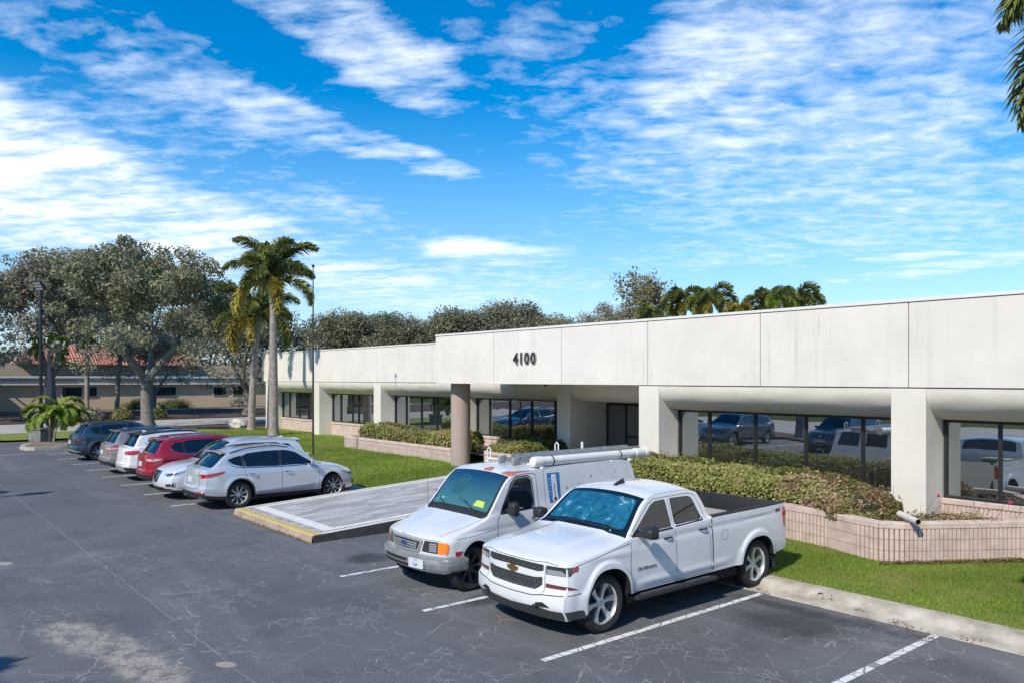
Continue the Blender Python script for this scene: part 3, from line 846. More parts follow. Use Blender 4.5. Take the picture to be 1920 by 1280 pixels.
def van_load(vx, vy):
    """rack (bolted to the van), ladder and pipe (things of their own)"""
    van = bpy.data.objects['work_van']
    al = simple('aluminium', (.55, .56, .56), .35, .85, var=.15, vs=10)
    wht = simple('rack_white', (.66, .66, .64), .45, var=.15, vs=10)
    for i, sx in enumerate((2.45, 4.25, 4.78)):
        x = 2.55-sx
        r = MB()
        r.tube([(x, -.80, 1.88), (x, -.80, 1.945), (x, .0, 1.975+.03*(i > 0)), (x, .80, 1.90)], .018, 8)
        for y in (-.80, .80): r.bbox(x-.05, x+.05, y-.03, y+.03, 1.87, 1.91, .008)
        # hooped end stop on the far side, as the photo shows
        if i == 2: r.tube([(x, -.55, 1.95), (x, -.55, 2.16)], .03, 10)
        else: r.tube([(x, -.82, 1.94), (x, -.82, 2.12), (x, -.77, 2.165), (x, -.72, 2.12), (x, -.72, 1.95)], .015, 8)
        r.build('rack_bar', wht, van, smooth=True)
    # white pipe with end caps
    p = empty('storage_pipe', (vx+.70, 7.0+4.9/2+1.4, 0), 0, 'long white capped plastic pipe strapped along the near side of the van roof', 'pipe')
    pm = simple('pipe_white', (.74, .72, .69), .4, var=.10, vs=4)
    X = 0
    y0, y1 = -1.55, 1.42
    b = MB(); b.lathe([(.085, y0), (.085, y1)], 24, 'Y', (X, 0, 2.00)); b.build('tube', pm, p, smooth=True)
    b = MB()
    b.lathe([(0, y0-.06), (.05, y0-.058), (.085, y0-.035), (.098, y0), (.098, y0+.16), (.086, y0+.165)], 24, 'Y', (X, 0, 2.00)); b.build('end_cap', pm, p, smooth=True)
    b = MB()
    b.lathe([(.086, y1-.30), (.098, y1-.29), (.098, y1-.02), (.108, y1-.015), (.108, y1+.05), (.085, y1+.06), (0, y1+.06)], 24, 'Y', (X, 0, 2.00)); b.build('end_cap', pm, p, smooth=True)
    for yy in (y0+.42, y1-.75):
        b = MB(); b.lathe([(.087, yy-.018), (.090, yy-.01), (.090, yy+.01), (.087, yy+.012)], 24, 'Y', (X, 0, 2.00)); b.build('strap', CM['trim'], p, smooth=True)
    # ladder
    dz = .13
    l = empty('ladder', (vx+.17, 7.0+3.9, 0), 0, 'aluminium extension ladder lying on the roof rack of the white van', 'ladder')
    for sx, zz in ((-.20, 2.12-dz), (.20, 2.12-dz)):
        b = MB(); b.bbox(sx-.015, sx+.015, -1.75, 1.45, zz-.04, zz+.04, .004); b.build('rail', al, l)
    for sx, zz in ((-.165, 2.19-dz), (.165, 2.19-dz)):
        b = MB(); b.bbox(sx-.014, sx+.014, -1.55, 1.65, zz-.035, zz+.035, .004); b.build('rail', al, l)
    for k in range(11):
        y = -1.6+k*.3
        b = MB(); b.tube([(-.2, y, 2.12-dz), (.2, y, 2.12-dz)], .016, 8); b.tube([(-.165, y+.15, 2.19-dz), (.165, y+.15, 2.19-dz)], .016, 8); b.build('rung', al, l, smooth=True)
    for sx in (-.2, .2):
        b = MB(); b.bbox(sx-.03, sx+.03, -1.83, -1.68, 2.07-dz, 2.20-dz, .01); b.lathe([(0, sx-.02), (.05, sx-.02), (.05, sx+.02), (0, sx+.02)], 14, 'X', (0, -1.70, 2.17-dz))
        b.build('foot', simple('ladder_foot', (.25, .25, .25), .5), l, smooth=True)

# ---- sport utility cars --------------------------------------------------
def suv(kind, loc, rz, label, paint, metal, rough, group, roofc=None, name='suv', simplebuild=False):
    root = empty(name, loc, rz, label, 'car', group)
    M = dict(CM)
    M['paint'] = car_mats(name, paint, metal, rough)
    K = dict(
        rdx=dict(L=4.72, W=.945, H=1.64, fo=.92, wb=2.75, R=.365, belt=1.04, hood=.80, nz=.78, roofend=3.98, clad=2, tum=24, fast=.56, drop=.05),
        rogue=dict(L=4.66, W=.92, H=1.68, fo=.93, wb=2.70, R=.36, belt=1.05, hood=.86, nz=.84, roofend=4.18, clad=2, tum=20, fast=.36),
        tucson=dict(L=4.62, W=.93, H=1.66, fo=.88, wb=2.75, R=.37, belt=1.06, hood=.86, nz=.84, roofend=4.05, clad=3, tum=22, fast=.42),
        rav=dict(L=4.60, W=.925, H=1.70, fo=.92, wb=2.69, R=.37, belt=1.08, hood=.92, nz=.90, roofend=4.12, clad=3, tum=19, fast=.34),
        sedan=dict(L=4.75, W=.91, H=1.44, fo=.92, wb=2.8, R=.335, belt=.94, hood=.74, nz=.70, roofend=3.35, clad=0, tum=24, fast=.75),
    )[kind]
    Lc, H, bz, fo = K['L'], K['H'], K['belt'], K['fo']
    f0 = .22 if kind == 'sedan' else .15
    cow = 1.22; top = 2.02; re = K['roofend']; rb = re+K['fast']
    tz = bz+.07; dr = K.get('drop', .015)
    if kind == 'sedan': tz = bz+.06
    hubs = (fo-.05, fo+K['wb'])
    D = dict(L=Lc, W=K['W'], hubs=hubs, R=K['R'], Ra=K['R']+.065, tum=K['tum'], sh=.03, A=.34, B=.24, tw=.23, low_in=.09, zm=.62, flare=.02,
             plan=[(0, .86), (.15, .93), (.5, .975), (1.2, .99), (2.4, 1), (3.6, .995), (4.3, .965), (Lc, .88)],
             rock=[(0, .24), (.3, .21), (1.4, .24), (3.2, .25), (4.3, .27), (Lc, .33)],
             belt=[(0, K['nz']-.06), (.12, K['hood']-.02), (.6, lerp(K['hood'], bz, .45)), (cow, bz-.05), (2.2, bz), (3.6, bz+.035), (4.2, bz+.07), (Lc, bz+.03)],
             rail=[(0, K['nz']-.06), (cow-.08, bz-.05), (cow, bz-.02), (top-.02, H-.13), (2.5, H-.075), (3.3, H-.085-.4*dr), (re-.1, H-.14-dr), (re, H-.17-dr), (rb, tz), (Lc, tz-.03)],
             cen=[(0, K['nz']-.02), (.06, K['hood']+.03), (.5, lerp(K['hood'], bz, .62)+.03), (cow-.1, bz+.02), (cow, bz+.045), (top, H-.06), (2.55, H), (3.3, H-.02-.4*dr), (re-.08, H-.07-dr), (re, H-.10-dr), (rb, tz+.03), (Lc, tz)],
             nose=[(.2, .10), (.32, .03), (.45, .0), (.6, .02), (.75, .07), (.9, .16)],
             tail=[(.25, .10), (.42, .02), (.58, .0), (.64, .03), (.9, .06), (1.1, .10)],
             crease=[(bz-.13, bz-.08, .014, .05, .9, 4.5), (.50, .42, .012, .05, 1.5, 3.3)], clad=K['clad'], capclad=3, hoodp=3.2)
    c = Car(root, D, M)
    c.body()
    G = M['glass']
    sty = dict(rdx=dict(n=9, w=.045, taper=1.2, split=.05), rogue=dict(n=5, w=.075, split=.22, taper=.8), tucson=dict(n=6, w=.09, taper=.7, twist=.5), rav=dict(n=5, w=.10, split=.2), sedan=dict(n=10, w=.05))[kind]
    c.wheels(sty)
    c.patch('windshield', 'top', rpoly([(cow+.01, -.90), (cow+.01, .90), (top-.03, .86), (top-.03, -.86)], .03), G, .003, res=.09)
    gs = (re+.02, rb-.02)
    c.patch('rear_window', 'top', rpoly([(gs[0], -.84), (gs[0], .84), (gs[1], .88), (gs[1], -.88)], .04), G, .004, res=.07)
    wz = bz+.035
    zt = H-.155
    for sg in (1, -1):
        win = [(1.52, wz), (1.62, wz+.09), (2.02, zt-.06), (2.25, zt), (2.42, zt+.015), (2.45, wz)]
        c.patch('side_window', 'side', rpoly(win, .02), G, .004, sg=sg)
        zr2 = min(zt, c.rail(3.45)-.06)
        c.patch('side_window', 'side', rpoly([(2.52, wz), (2.50, zt+.012), (2.9, zt+.012), (3.38, zr2), (3.52, zr2-.05), (3.47, wz+.03)], .02), G, .004, sg=sg)
        if kind in ('rdx', 'rogue', 'rav', 'tucson'):
            qe = dict(rdx=4.02, rogue=4.0, rav=3.92, tucson=4.05)[kind]
            c.patch('side_window', 'side', rpoly([(3.56, wz+.045), (3.58, zr2-.05), (3.80, c.rail(3.8)-.09), (qe, wz+.24 if kind != 'tucson' else wz+.28), (qe-.16, wz+.12)], .02), G, .004, sg=sg)
        c.strips('window_trim', [('side', sg, [(1.48, wz-.02), (2.4, wz-.02), (3.5, wz+.01), (3.86, wz+.06), (4.03, wz+.2)], .022)], M['chrome'] if kind in ('rdx', 'rogue') else M['gap'], off=.0035)
        # pillar blackout between windows
        c.strips('pillar_trim', [('side', sg, [(2.485, wz), (2.46, zt+.01)], .075)], M['trim'], off=.003)
        c.strips('pillar_trim', [('side', sg, [(3.52, wz+.03), (3.545, zr2-.06)], .06)], M['trim'], off=.003)
    ln = []
    for sg in (1, -1):
        ln += [('side', sg, [(1.36, .40), (1.34, .75), (1.40, bz-.03), (1.50, bz)], .008), ('side', sg, [(2.48, .36), (2.47, bz)], .008),
               ('side', sg, [(3.22, .40), (3.36, .62), (3.46, .80), (3.53, bz)], .008), ('side', sg, [(1.36, .38), (3.2, .38)], .008),
               ('top', 1, [(top-.02, sg*.985), (2.6, sg*.95), (re-.1, sg*.95)], .02), ('top', 1, [(.12, sg*.80), (.6, sg*.87), (1.15, sg*.93)], .008),
               ('rear', 1, [(sg*.55, bz), (sg*.62, .75), (sg*.60, .60), (0, .575)], .009)]
    c.strips('panel_gap', ln, M['gap'])
    c.mirror(1.62, bz+.07, (.13, .19, .14), M['paint'], .07)
    for x in (2.30, 3.30): c.handle(x, bz-.12, M['chrome'] if kind in ('rdx', 'rogue') else M['paint'], .18)
    # roof rails and spoiler
    if kind != 'sedan':
        rm = M['chrome'] if kind in ('rogue',) else M['trim']
        for sg in (1, -1):
            rr = MB()
            pts = [c.P('top', lerp(2.15, re-.12, i/10), sg*.86, .035*min(1, 4*min(i/10, 1-i/10))+.004) for i in range(11)]
            rr.tube(pts, .017, 6); rr.build('roof_rail', rm, root, smooth=True)
        sp = MB()
        K2 = 12
        vs = []
        for i in range(K2+1):
            q = -.82+1.64*i/K2
            a = c.P('top', re-.06, q, .004); b2 = c.P('top', re+.03, q, .02)+Vector((-.09, 0, .035)); cc = b2+Vector((.0, 0, -.03)); d2 = c.P('top', re+.03, q, .002)
            vs += [a, b2, cc, d2]
        sp.add(vs, [(i*4+j, i*4+j+1, i*4+5+j, i*4+4+j) for i in range(K2) for j in range(3)])
        sp.build('spoiler', M['paint'] if kind != 'rav' else M['trim'], root, smooth=True, fixn=True)
    fn = MB(); p = c.P('top', re-.35, 0, 0)
    fn.add([p+Vector(v) for v in ((.10, -.02, 0), (.10, .02, 0), (-.07, .02, 0), (-.07, -.02, 0), (-.06, 0, .06), (.0, 0, .045))], [(0, 5, 1), (1, 5, 4, 2), (0, 3, 4, 5), (2, 4, 3)])
    fn.build('roof_antenna', M['paint'], root)
    if roofc:
        c.patch('roof_panel', 'top', rpoly([(top+.04, -.95), (top+.04, .95), (re-.04, .95), (re-.04, -.95)], .05), simple('roof_black', (.012, .012, .014), .15, 0, 1) if 'roof_black' not in MATS else MATS['roof_black'], .0035, res=.09)
    # plates
    c.patch('rear_plate', 'rear', rpoly([(-.16, .87), (.16, .87), (.16, .73), (-.16, .73)], .01), M['plate'], .008, res=.1)
    f2 = lambda sg, q: [(sg*a, z) for a, z in q]
    for sg in (1, -1):
        if kind == 'rdx':
            c.patch('tail_light', 'rear', rpoly(f2(sg, [(.52, .95), (.72, .965), (1.02, 1.0), (1.36, 1.03), (1.30, .98), (.95, .89), (.62, .86), (.66, .91)]), .01), M['red'], .008, res=.05)
            c.patch('tail_lens', 'rear', rpoly(f2(sg, [(.42, .965), (.60, .96), (.60, .90), (.50, .91)]), .01), M['clear'], .0095, res=.05)
            c.patch('reflector', 'rear', rpoly(f2(sg, [(.50, .50), (.72, .50), (.78, .455), (.50, .455)]), .01), M['red'], .008, res=.05)
            ex = MB(); pp = c.rear(sg*.62, .36); ex.lathe([(.045, -.08), (.05, 0), (.042, .0), (.038, -.06)], 14, 'X', (0, 0, 0)); 
            ex.v = [(pp.x-.02-v[0], pp.y+v[1], .34+v[2]) for v in ex.v]; ex.build('exhaust_tip', M['chrome'], root, smooth=True)
        elif kind == 'rogue':
            h = c.patch('tail_light', 'rear', rpoly(f2(sg, [(.46, .98), (.70, 1.0), (.95, 1.08), (1.22, 1.02), (1.05, .93), (.75, .88), (.5, .90)]), .01), M['red'], .008, res=.05)
            c.patch('tail_lens', 'rear', rpoly(f2(sg, [(.48, .97), (.72, .985), (.88, .99), (1.08, .975), (.95, .925), (.72, .90), (.52, .915)]), .01), simple('lens_pink', (.55, .40, .43), .08, .2, 1) if 'lens_pink' not in MATS else MATS['lens_pink'], .0095, h, res=.05)
        elif kind == 'tucson':
            h = c.patch('tail_light', 'rear', rpoly(f2(sg, [(.30, .93), (.6, .95), (.95, 1.0), (1.25, 1.06), (1.10, .98), (.9, .86), (.6, .82), (.62, .88)]), .01), M['lamp_dark'], .008, res=.05)
            for k in range(2): c.patch('tail_lens', 'rear', rpoly(f2(sg, [(.56+k*.17, .855), (.60+k*.17, .85), (.80+k*.17, .965), (.76+k*.17, .965)]), .008), M['red'], .0095, h, res=.05)
            c.patch('silver_trim', 'rear', rpoly(f2(sg, [(.0, .50), (.55, .49), (.95, .42), (.95, .38), (.55, .43), (0, .43)]), .01), M['clear'], .01, res=.06)
        elif kind == 'rav':
            c.patch('tail_light', 'rear', rpoly(f2(sg, [(.45, 1.02), (.75, 1.05), (1.05, 1.06), (1.12, .99), (.85, .91), (.52, .93)]), .01), M['red'], .012, res=.05)
            c.patch('silver_trim', 'rear', rpoly(f2(sg, [(.0, .52), (.45, .52), (.62, .34), (0, .34)]), .01), simple('skid_grey', (.28, .28, .29), .45) if 'skid_grey' not in MATS else MATS['skid_grey'], .01, res=.06)
        else:
            c.patch('tail_light', 'rear', rpoly(f2(sg, [(.42, .86), (.7, .88), (1.0, .90), (1.0, .80), (.7, .76), (.42, .78)]), .01), M['red'], .008, res=.05)
        # front lamps
        hz_ = K['hood']-.08
        h = c.patch('headlight', 'front', rpoly(f2(sg, [(.46, hz_-.02), (.70, hz_+.02), (.95, hz_+.07), (1.16, hz_+.13), (1.06, hz_+.03), (.88, hz_-.06), (.60, hz_-.10)]), .012), M['clear'] if kind != 'rav' else M['lamp_dark'], .005, res=.05)
        c.patch('lens', 'front', rpoly(f2(sg, [(.56, hz_-.03), (.74, hz_), (.92, hz_+.02), (.82, hz_-.04), (.62, hz_-.075)]), .01), M['lamp_dark'], .0065, h, res=.05, skirt=0)
        c.patch('fog_lamp', 'front', rpoly(f2(sg, [(.60, .47), (.84, .50), (.86, .42), (.62, .42)]), .01), M['gap'], .006, res=.06)
        c.strips('fog_trim', [('front', 1, f2(sg, [(.60, .405), (.87, .405), (.88, .52), (.80, .525)]), .018)], M['chrome'], off=.008)
    hz_ = K['hood']-.08
    c.patch('grille', 'front', rpoly([(-.30, hz_+.05), (0, hz_+.055), (.30, hz_+.05), (.22, .58), (.14, .50), (-.14, .50), (-.22, .58)], .02), M['gap'], .006, res=.06)
    if kind == 'rogue':
        c.strips('grille_chrome', [('front', 1, [(-.27, hz_+.04), (-.15, .60), (-.08, .55), (.08, .55), (.15, .60), (.27, hz_+.04)], .05)], M['chrome'], off=.018)
    else:
        c.strips('grille_bar', [('front', 1, [(-.31, z), (.31, z)], .012) for z in (.58, .64, .70)], M['chrome'], off=.009)
    em = MB(); em.ell((0, 0, 0), (.012, .055, .055), 0, 14, 8); o = em.build('emblem', M['chrome'], root, smooth=True); o.location = c.P('front', 0, hz_-.03, .014)
    c.patch('air_intake', 'front', rpoly([(-.55, .385), (.55, .385), (.48, .30), (-.48, .30)], .02), M['gap'], .006, res=.07)
    if kind == 'rogue':
        c.strips('chin_trim', [('front', 1, [(-.80, .33), (-.5, .27), (.5, .27), (.80, .33)], .02)], M['chrome'], off=.012)
    return c
# ------------------------------------------------------------------ setting: ground, lot, kerbs, lawns
def asphalt_mat():
    m, t, b = nt('asphalt')
    P = objco(t, world=True)
    big = noise_(t, .22, 5, .6, P, .6)
    med = noise_(t, .9, 6, .65, P, .4)
    fine = noise_(t, 60, 3, .7, P)
    # driving bands: polished grey scuffs running along the aisle and into the stalls
    band = noise_(t, 1.0, 4, .6, objco(t, (.10, .9, 1), world=True, rot=(0, 0, .12)), .8)
    base = ramp(t, big, [(.30, (.078, .079, .083)), (.5, (.108, .108, .112)), (.72, (.145, .145, .149))])
    c1 = mixc(t, ramp(t, band, [(.52, 0), (.70, .75)]).outputs[0], base.outputs[0], (.19, .192, .20))
    c2 = mixc(t, ramp(t, med, [(.30, .75), (.46, 0)]).outputs[0], c1, (.050, .055, .061))
    c3 = mixc(t, .42, c2, ramp(t, noise_(t, 38, 6, .85, P), [(.36, (.022, .025, .03)), (.5, (.085, .088, .097)), (.66, (.24, .245, .255))]).outputs[0])
    # wheel-worn lighter streaks
    st = noise_(t, 1.0, 3, .5, objco(t, (.35, .06, 1), world=True, rot=(0, 0, -.08)), .3)
    c3 = mixc(t, math_(t, 'MULTIPLY', ramp(t, st, [(.56, 0), (.74, .55)]).outputs[0], ramp(t, med, [(.4, .2), (.6, 1)]).outputs[0]), c3, (.215, .225, .245))
    # cracks: fine broken net, pale filler
    wn = N(t, 'ShaderNodeTexNoise', inp={'Scale': 3.2, 'Detail': 5}); L(t, P, wn.inputs['Vector'])
    mx = N(t, 'ShaderNodeMix', data_type='VECTOR', inp={0: .11}); L(t, P, mx.inputs[4]); L(t, wn.outputs['Color'], mx.inputs[5])
    cracks = []
    for sc, wd, lo in ((1.3, .0052, .46), (3.4, .0050, .50), (7.5, .0045, .56)):
        v = N(t, 'ShaderNodeTexVoronoi', feature='DISTANCE_TO_EDGE', inp={'Scale': sc}); L(t, mx.outputs[1], v.inputs['Vector'])
        line = ramp(t, v.outputs['Distance'], [(0, 1), (wd*sc, 0)]).outputs[0]
        mk = ramp(t, noise_(t, .45 if sc < 2 else .8, 4, .7, P), [(lo-.02, 0), (lo+.04, 1)]).outputs[0]
        mk2 = ramp(t, noise_(t, 3.2, 2, .5, P), [(.42, 0), (.48, 1)]).outputs[0]
        cracks.append(math_(t, 'MULTIPLY', math_(t, 'MULTIPLY', line, mk), mk2))
    cr = math_(t, 'MAXIMUM', math_(t, 'MAXIMUM', cracks[0], cracks[1]), cracks[2])
    # cracks gather near the camera end of the lot
    sep = N(t, 'ShaderNodeSeparateXYZ'); L(t, P, sep.inputs[0])
    x, y = sep.outputs[0], sep.outputs[1]
    near = N(t, 'ShaderNodeMapRange', inp={1: -24, 2: -13, 3: .08, 4: 1}); L(t, x, near.inputs[0])
    cr = math_(t, 'MULTIPLY', cr, near.outputs[0])
    c4 = mixc(t, math_(t, 'MULTIPLY', cr, .68), c3, (.37, .36, .34))
    # paving seams
    wob = math_(t, 'MULTIPLY', math_(t, 'SUBTRACT', noise_(t, 1.3, 4, .6, P), .5), .10)
    for yy, x0, x1, am in ((3.47, -60, -7.5, .5), (6.42, -22, -12.8, .4)):
        d = math_(t, 'ABSOLUTE', math_(t, 'SUBTRACT', math_(t, 'ADD', y, wob), yy))
        l = ramp(t, d, [(.005, 1), (.014, 0)]).outputs[0]
        g = math_(t, 'MULTIPLY', math_(t, 'GREATER_THAN', x, x0), math_(t, 'LESS_THAN', x, x1))
        n5 = ramp(t, noise_(t, 2.5, 3, .6, P), [(.36, .15), (.55, 1)]).outputs[0]
        c4 = mixc(t, math_(t, 'MULTIPLY', math_(t, 'MULTIPLY', math_(t, 'MULTIPLY', l, g), n5), am), c4, (.34, .34, .33))
    # worn-out gravelly patch
    def blob(cx, cy, rx, ry, rot=0.0, lo=.8, hi=1.15, ns=2.4, am=.9):
        mp = N(t, 'ShaderNodeMapping', vector_type='TEXTURE', inp={1: (cx, cy, 0), 2: (0, 0, rot), 3: (rx, ry, 1)}); L(t, P, mp.inputs[0])
        le = N(t, 'ShaderNodeVectorMath', operation='LENGTH'); 
        s2 = N(t, 'ShaderNodeVectorMath', operation='MULTIPLY', inp={1: (1, 1, 0)}); L(t, mp.outputs[0], s2.inputs[0]); L(t, s2.outputs[0], le.inputs[0])
        r = math_(t, 'ADD', le.outputs['Value'], math_(t, 'MULTIPLY', math_(t, 'SUBTRACT', noise_(t, ns, 6, .75, P), .5), am))
        return ramp(t, r, [(lo, 1), (hi, 0)]).outputs[0] if hi <= 1 else ramp(t, math_(t, 'MULTIPLY', r, .5), [(lo/2, 1), (hi/2, 0)]).outputs[0]
    grit = ramp(t, noise_(t, 30, 4, .8, P), [(.35, (.15, .135, .12)), (.62, (.44, .39, .34))]).outputs[0]
    for a in ((-10.3, 2.62, 1.5, .42, .06, .45, 1.0, 2.6, 1.6), (-11.9, 2.3, 1.3, .5, .2, .45, 1.0, 2.6, 1.6)):
        f = math_(t, 'MULTIPLY', blob(*a), ramp(t, noise_(t, 3.4, 8, .75, P), [(.42, .12), (.54, 1)]).outputs[0])
        c4 = mixc(t, f, c4, grit)
    for a in ((-17.6, 2.05, .22, .13, .3, .8, 1.0, 6, .3), (-9.65, 3.42, .16, .1, .5, .8, 1.0, 6, .3)):
        c4 = mixc(t, blob(*a), c4, grit)
    # oil-dark stains
    for a in ((-6.1, 10.2, .9, .7, .2, .5, 1.1, 1.6, 1.3), (-9.9, 7.9, .35, .9, 0, .5, 1.1, 2, 1.2), (-13.6, 7.6, .45, .5, 0, .6, 1.1, 2, .9), (-11.2, 8.6, 1.0, 1.0, 0, .5, 1.2, 2, .9), (-6.2, 10.9, 1.8, .25, 0, .4, 1.0, 3, 1.6), (-7.6, 4.4, .12, .12, 0, .6, 1.0, 5, .6)):
        f = math_(t, 'MULTIPLY', blob(*a), .7)
        c4 = mixc(t, f, c4, (.020, .024, .026))
    L(t, c4, b.inputs['Base Color'])
    b.inputs['Roughness'].default_value = .82
    h = math_(t, 'ADD', math_(t, 'MULTIPLY', fine, .5), math_(t, 'MULTIPLY', cr, -1.0))
    bump(t, b, h, .35, .01)
    return m

def lawn_mat(name='lawn', c1=(.12, .155, .035), c2=(.25, .30, .07), c3=(.32, .28, .12)):
    m, t, b = nt(name)
    P = objco(t, world=True)
    n = noise_(t, 2.2, 6, .7, P); f = noise_(t, 45, 3, .8, P)
    c = ramp(t, f, [(.3, c1), (.7, c2)]).outputs[0]
    c = mixc(t, ramp(t, n, [(.50, 0), (.72, .6)]).outputs[0], c, c3)
    L(t, c, b.inputs['Base Color']); b.inputs['Roughness'].default_value = .9; b.inputs['Specular IOR Level'].default_value = .1
    bump(t, b, f, .8, .03)
    return m

def blade_mat(name, c1, c2, tr=.35, patch=None, ps=.55):
    m, t, b = nt(name)
    g = t.nodes.new('ShaderNodeNewGeometry')
    P = g.outputs['Position']
    r = ramp(t, g.outputs['Random Per Island'], [(0, c1), (.75, c2), (1, tuple(min(1, x*1.35) for x in c2))])
    n = noise_(t, 1.1, 4, .6, P)
    c = mixc(t, ramp(t, n, [(.42, 0), (.66, .5)]).outputs[0], r.outputs[0], tuple(x*.62 for x in c2))
    big = noise_(t, .33, 3, .5, P)
    c = mixc(t, ramp(t, big, [(.40, .38), (.58, 0)]).outputs[0], c, tuple(x*.5 for x in c1))
    if patch: c = mixc(t, ramp(t, noise_(t, ps, 7, .72, P), [(.50, 0), (.66, .75)]).outputs[0], c, patch)
    L(t, c, b.inputs['Base Color']); b.inputs['Roughness'].default_value = .55; b.inputs['Specular IOR Level'].default_value = .25
    tl = t.nodes.new('ShaderNodeBsdfTranslucent'); L(t, c, tl.inputs[0])
    mx = t.nodes.new('ShaderNodeMixShader'); mx.inputs[0].default_value = tr
    L(t, b.outputs[0], mx.inputs[1]); L(t, tl.outputs[0], mx.inputs[2])
    L(t, mx.outputs[0], t.nodes['Material Output'].inputs[0])
    return m

def sheet(name, poly, zf, mat, res=1.0, kind='structure'):
    """ground sheet over a polygon, z from zf(x, y)"""
    pts = []
    k = len(poly)
    for i in range(k):
        a, b = Vector(poly[i]), Vector(poly[(i+1) % k]); n = max(1, int((b-a).length/res))
        for j in range(n): pts.append(a.lerp(b, j/n))
    nb = len(pts); ins = []
    pl = [tuple(p) for p in pts]
    xs = [p[0] for p in pl]; ys = [p[1] for p in pl]
    x = min(xs)+res*.5
    while x < max(xs):
        y = min(ys)+res*.5
        while y < max(ys):
            if pip(x, y, pl): ins.append(Vector((x, y)))
            y += res
        x += res
    r = delaunay_2d_cdt(pts+ins, [(i, (i+1) % nb) for i in range(nb)], [], 1, 1e-5)
    mb = MB(); mb.add([(p[0], p[1], zf(p[0], p[1])) for p in r[0]], [tuple(f) for f in r[2]])
    o = mb.build(name, mat, None, smooth=True, ang=180)
    if kind: o['kind'] = kind
    return o

def lawn_z(x, y):
    z = .135 + max(0, min(1, (y-11.9)/7.5))*.17
    return z + .02*noise.noise(Vector((x*.35, y*.35, 0)))*min(1, max(0, y-12))

asph = asphalt_mat()
conc = simple('concrete', (.50, .45, .37), .85, col2=(.27, .235, .18), vs=2.2, bmp=.25, bs=60, world=True)
mulch = simple('mulch', (.10, .062, .045), .95, col2=(.045, .028, .022), vs=4, bmp=.8, bs=18, world=True)
road_m = simple('road_grey', (.42, .385, .35), .9, col2=(.32, .295, .27), vs=.6, bmp=.2, bs=50, world=True)
lawn = lawn_mat()
m = MB(); m.add([(-700, -600, -.06), (600, -600, -.06), (600, 700, -.06), (-700, 700, -.06)], [(0, 1, 2, 3)])
m.build('ground', lawn_mat('field', (.05, .075, .02), (.09, .12, .035), (.12, .10, .06))).__setitem__('kind', 'structure')
sheet('parking_lot', [(-49.5, -5.5), (40, -5.5), (40, 11.5), (-44, 11.5), (-44.2, 11.9), (-50, 11.9), (-51, 6), (-53, 3), (-58, 1), (-58, -5.5)], lambda x, y: 0, asph, 4)
sheet('road', [(-71, -120), (-58, -120), (-58, 160), (-71, 160)], lambda x, y: -.02, road_m, 12)
sheet('lawn_west', [(-57.6, 1.3), (-53.3, 3.3), (-51.3, 6.2), (-50.4, 12.0), (-50.2, 26), (-57.6, 26)], lambda x, y: .08+.05*sst(4, 16, y), lawn, 1.2)
sheet('mulch_bed', [(-57.7, 15.5), (-50.6, 19.6), (-49.9, 20.4), (-49.9, 40), (-57.7, 40)], lambda x, y: .15+.08*sst(14, 22, y), mulch, 1.0)
sheet('lawn_front', [(-50.3, 11.92), (-20.17, 11.92), (-20.17, 21.5), (-50.3, 21.5)], lawn_z, lawn, .7)
sheet('lawn_side', [(-15.58, 11.92), (14, 11.92), (14, 18), (-15.58, 18)], lawn_z, lawn, .5)
sheet('mulch_strip', [(-90.5, -40), (-71.4, -40), (-71.4, 130), (-90.5, 130)], lambda x, y: .02+.25*sst(-72, -80, x), mulch, 2.5)
sheet('path', [(-86.5, -40), (-84.8, -40), (-84.8, 130), (-86.5, 130)], lambda x, y: .30, conc, 5)
sheet('opposite_verge', [(-58, -10.5), (40, -10.5), (40, -5.6), (-58, -5.6)], lambda x, y: .10, mulch, 2)
sheet('street', [(-58, -26), (60, -26), (60, -10.7), (-58, -10.7)], lambda x, y: -.015, road_m, 8)

def kerb(name, x0, x1, label=None):
    prof = [(11.30, -.02), (11.30, .006), (11.34, .018), (11.52, .035), (11.60, .055), (11.66, .105), (11.72, .138), (11.80, .148), (11.94, .150), (11.96, .10)]
    mb = MB(); n = int((x1-x0)/.25)
    vs = []
    for i in range(n+1):
        x = lerp(x0, x1, i/n)
        for (y, z) in prof:
            w = noise.noise(Vector((x*.9, y*2, 3)))*.006
            vs.append((x, y+w*2+(0 if y > 11.4 else .02*noise.noise(Vector((x*2.1, 0, 0)))), z+w*.5))
    P = len(prof)
    mb.add(vs, [(i*P+j, (i+1)*P+j, (i+1)*P+j+1, i*P+j+1) for i in range(n) for j in range(P-1)])
    o = mb.build(name, conc, smooth=True, ang=40); o['kind'] = 'structure'
kerb('kerb_front', -44.2, -20.2); kerb('kerb_side', -15.58, 14)

# island with kerb
isl = [(-44.3, 6.4), (-44.6, 6.1), (-45.5, 5.95), (-46.8, 6.2), (-47.9, 6.7), (-48.6, 7.6), (-49.0, 9), (-49.4, 11.9), (-44.2, 11.9)]
sheet('island_bed', [( -46.6+(x+46.6)*.94, 9.3+(y-9.3)*.94) for x, y in isl], lambda x, y: .16+.02*noise.noise(Vector((x, y, 0))), simple('dry_bed', (.28, .22, .15), .95, col2=(.10, .07, .05), vs=3, bmp=.8, bs=20, world=True), .5)
mb = MB()
for (a, b) in zip(isl, isl[1:]+isl[:1]):
    a2 = (-46.6+(a[0]+46.6)*.93, 9.3+(a[1]-9.3)*.93); b2 = (-46.6+(b[0]+46.6)*.93, 9.3+(b[1]-9.3)*.93)
    mb.add([(*a, -.02), (*b, -.02), (*b, .15), (*a, .15), (*a2, .155), (*b2, .155)], [(0, 1, 2, 3), (3, 2, 5, 4)])
mb.build('island_kerb', conc)['kind'] = 'structure'

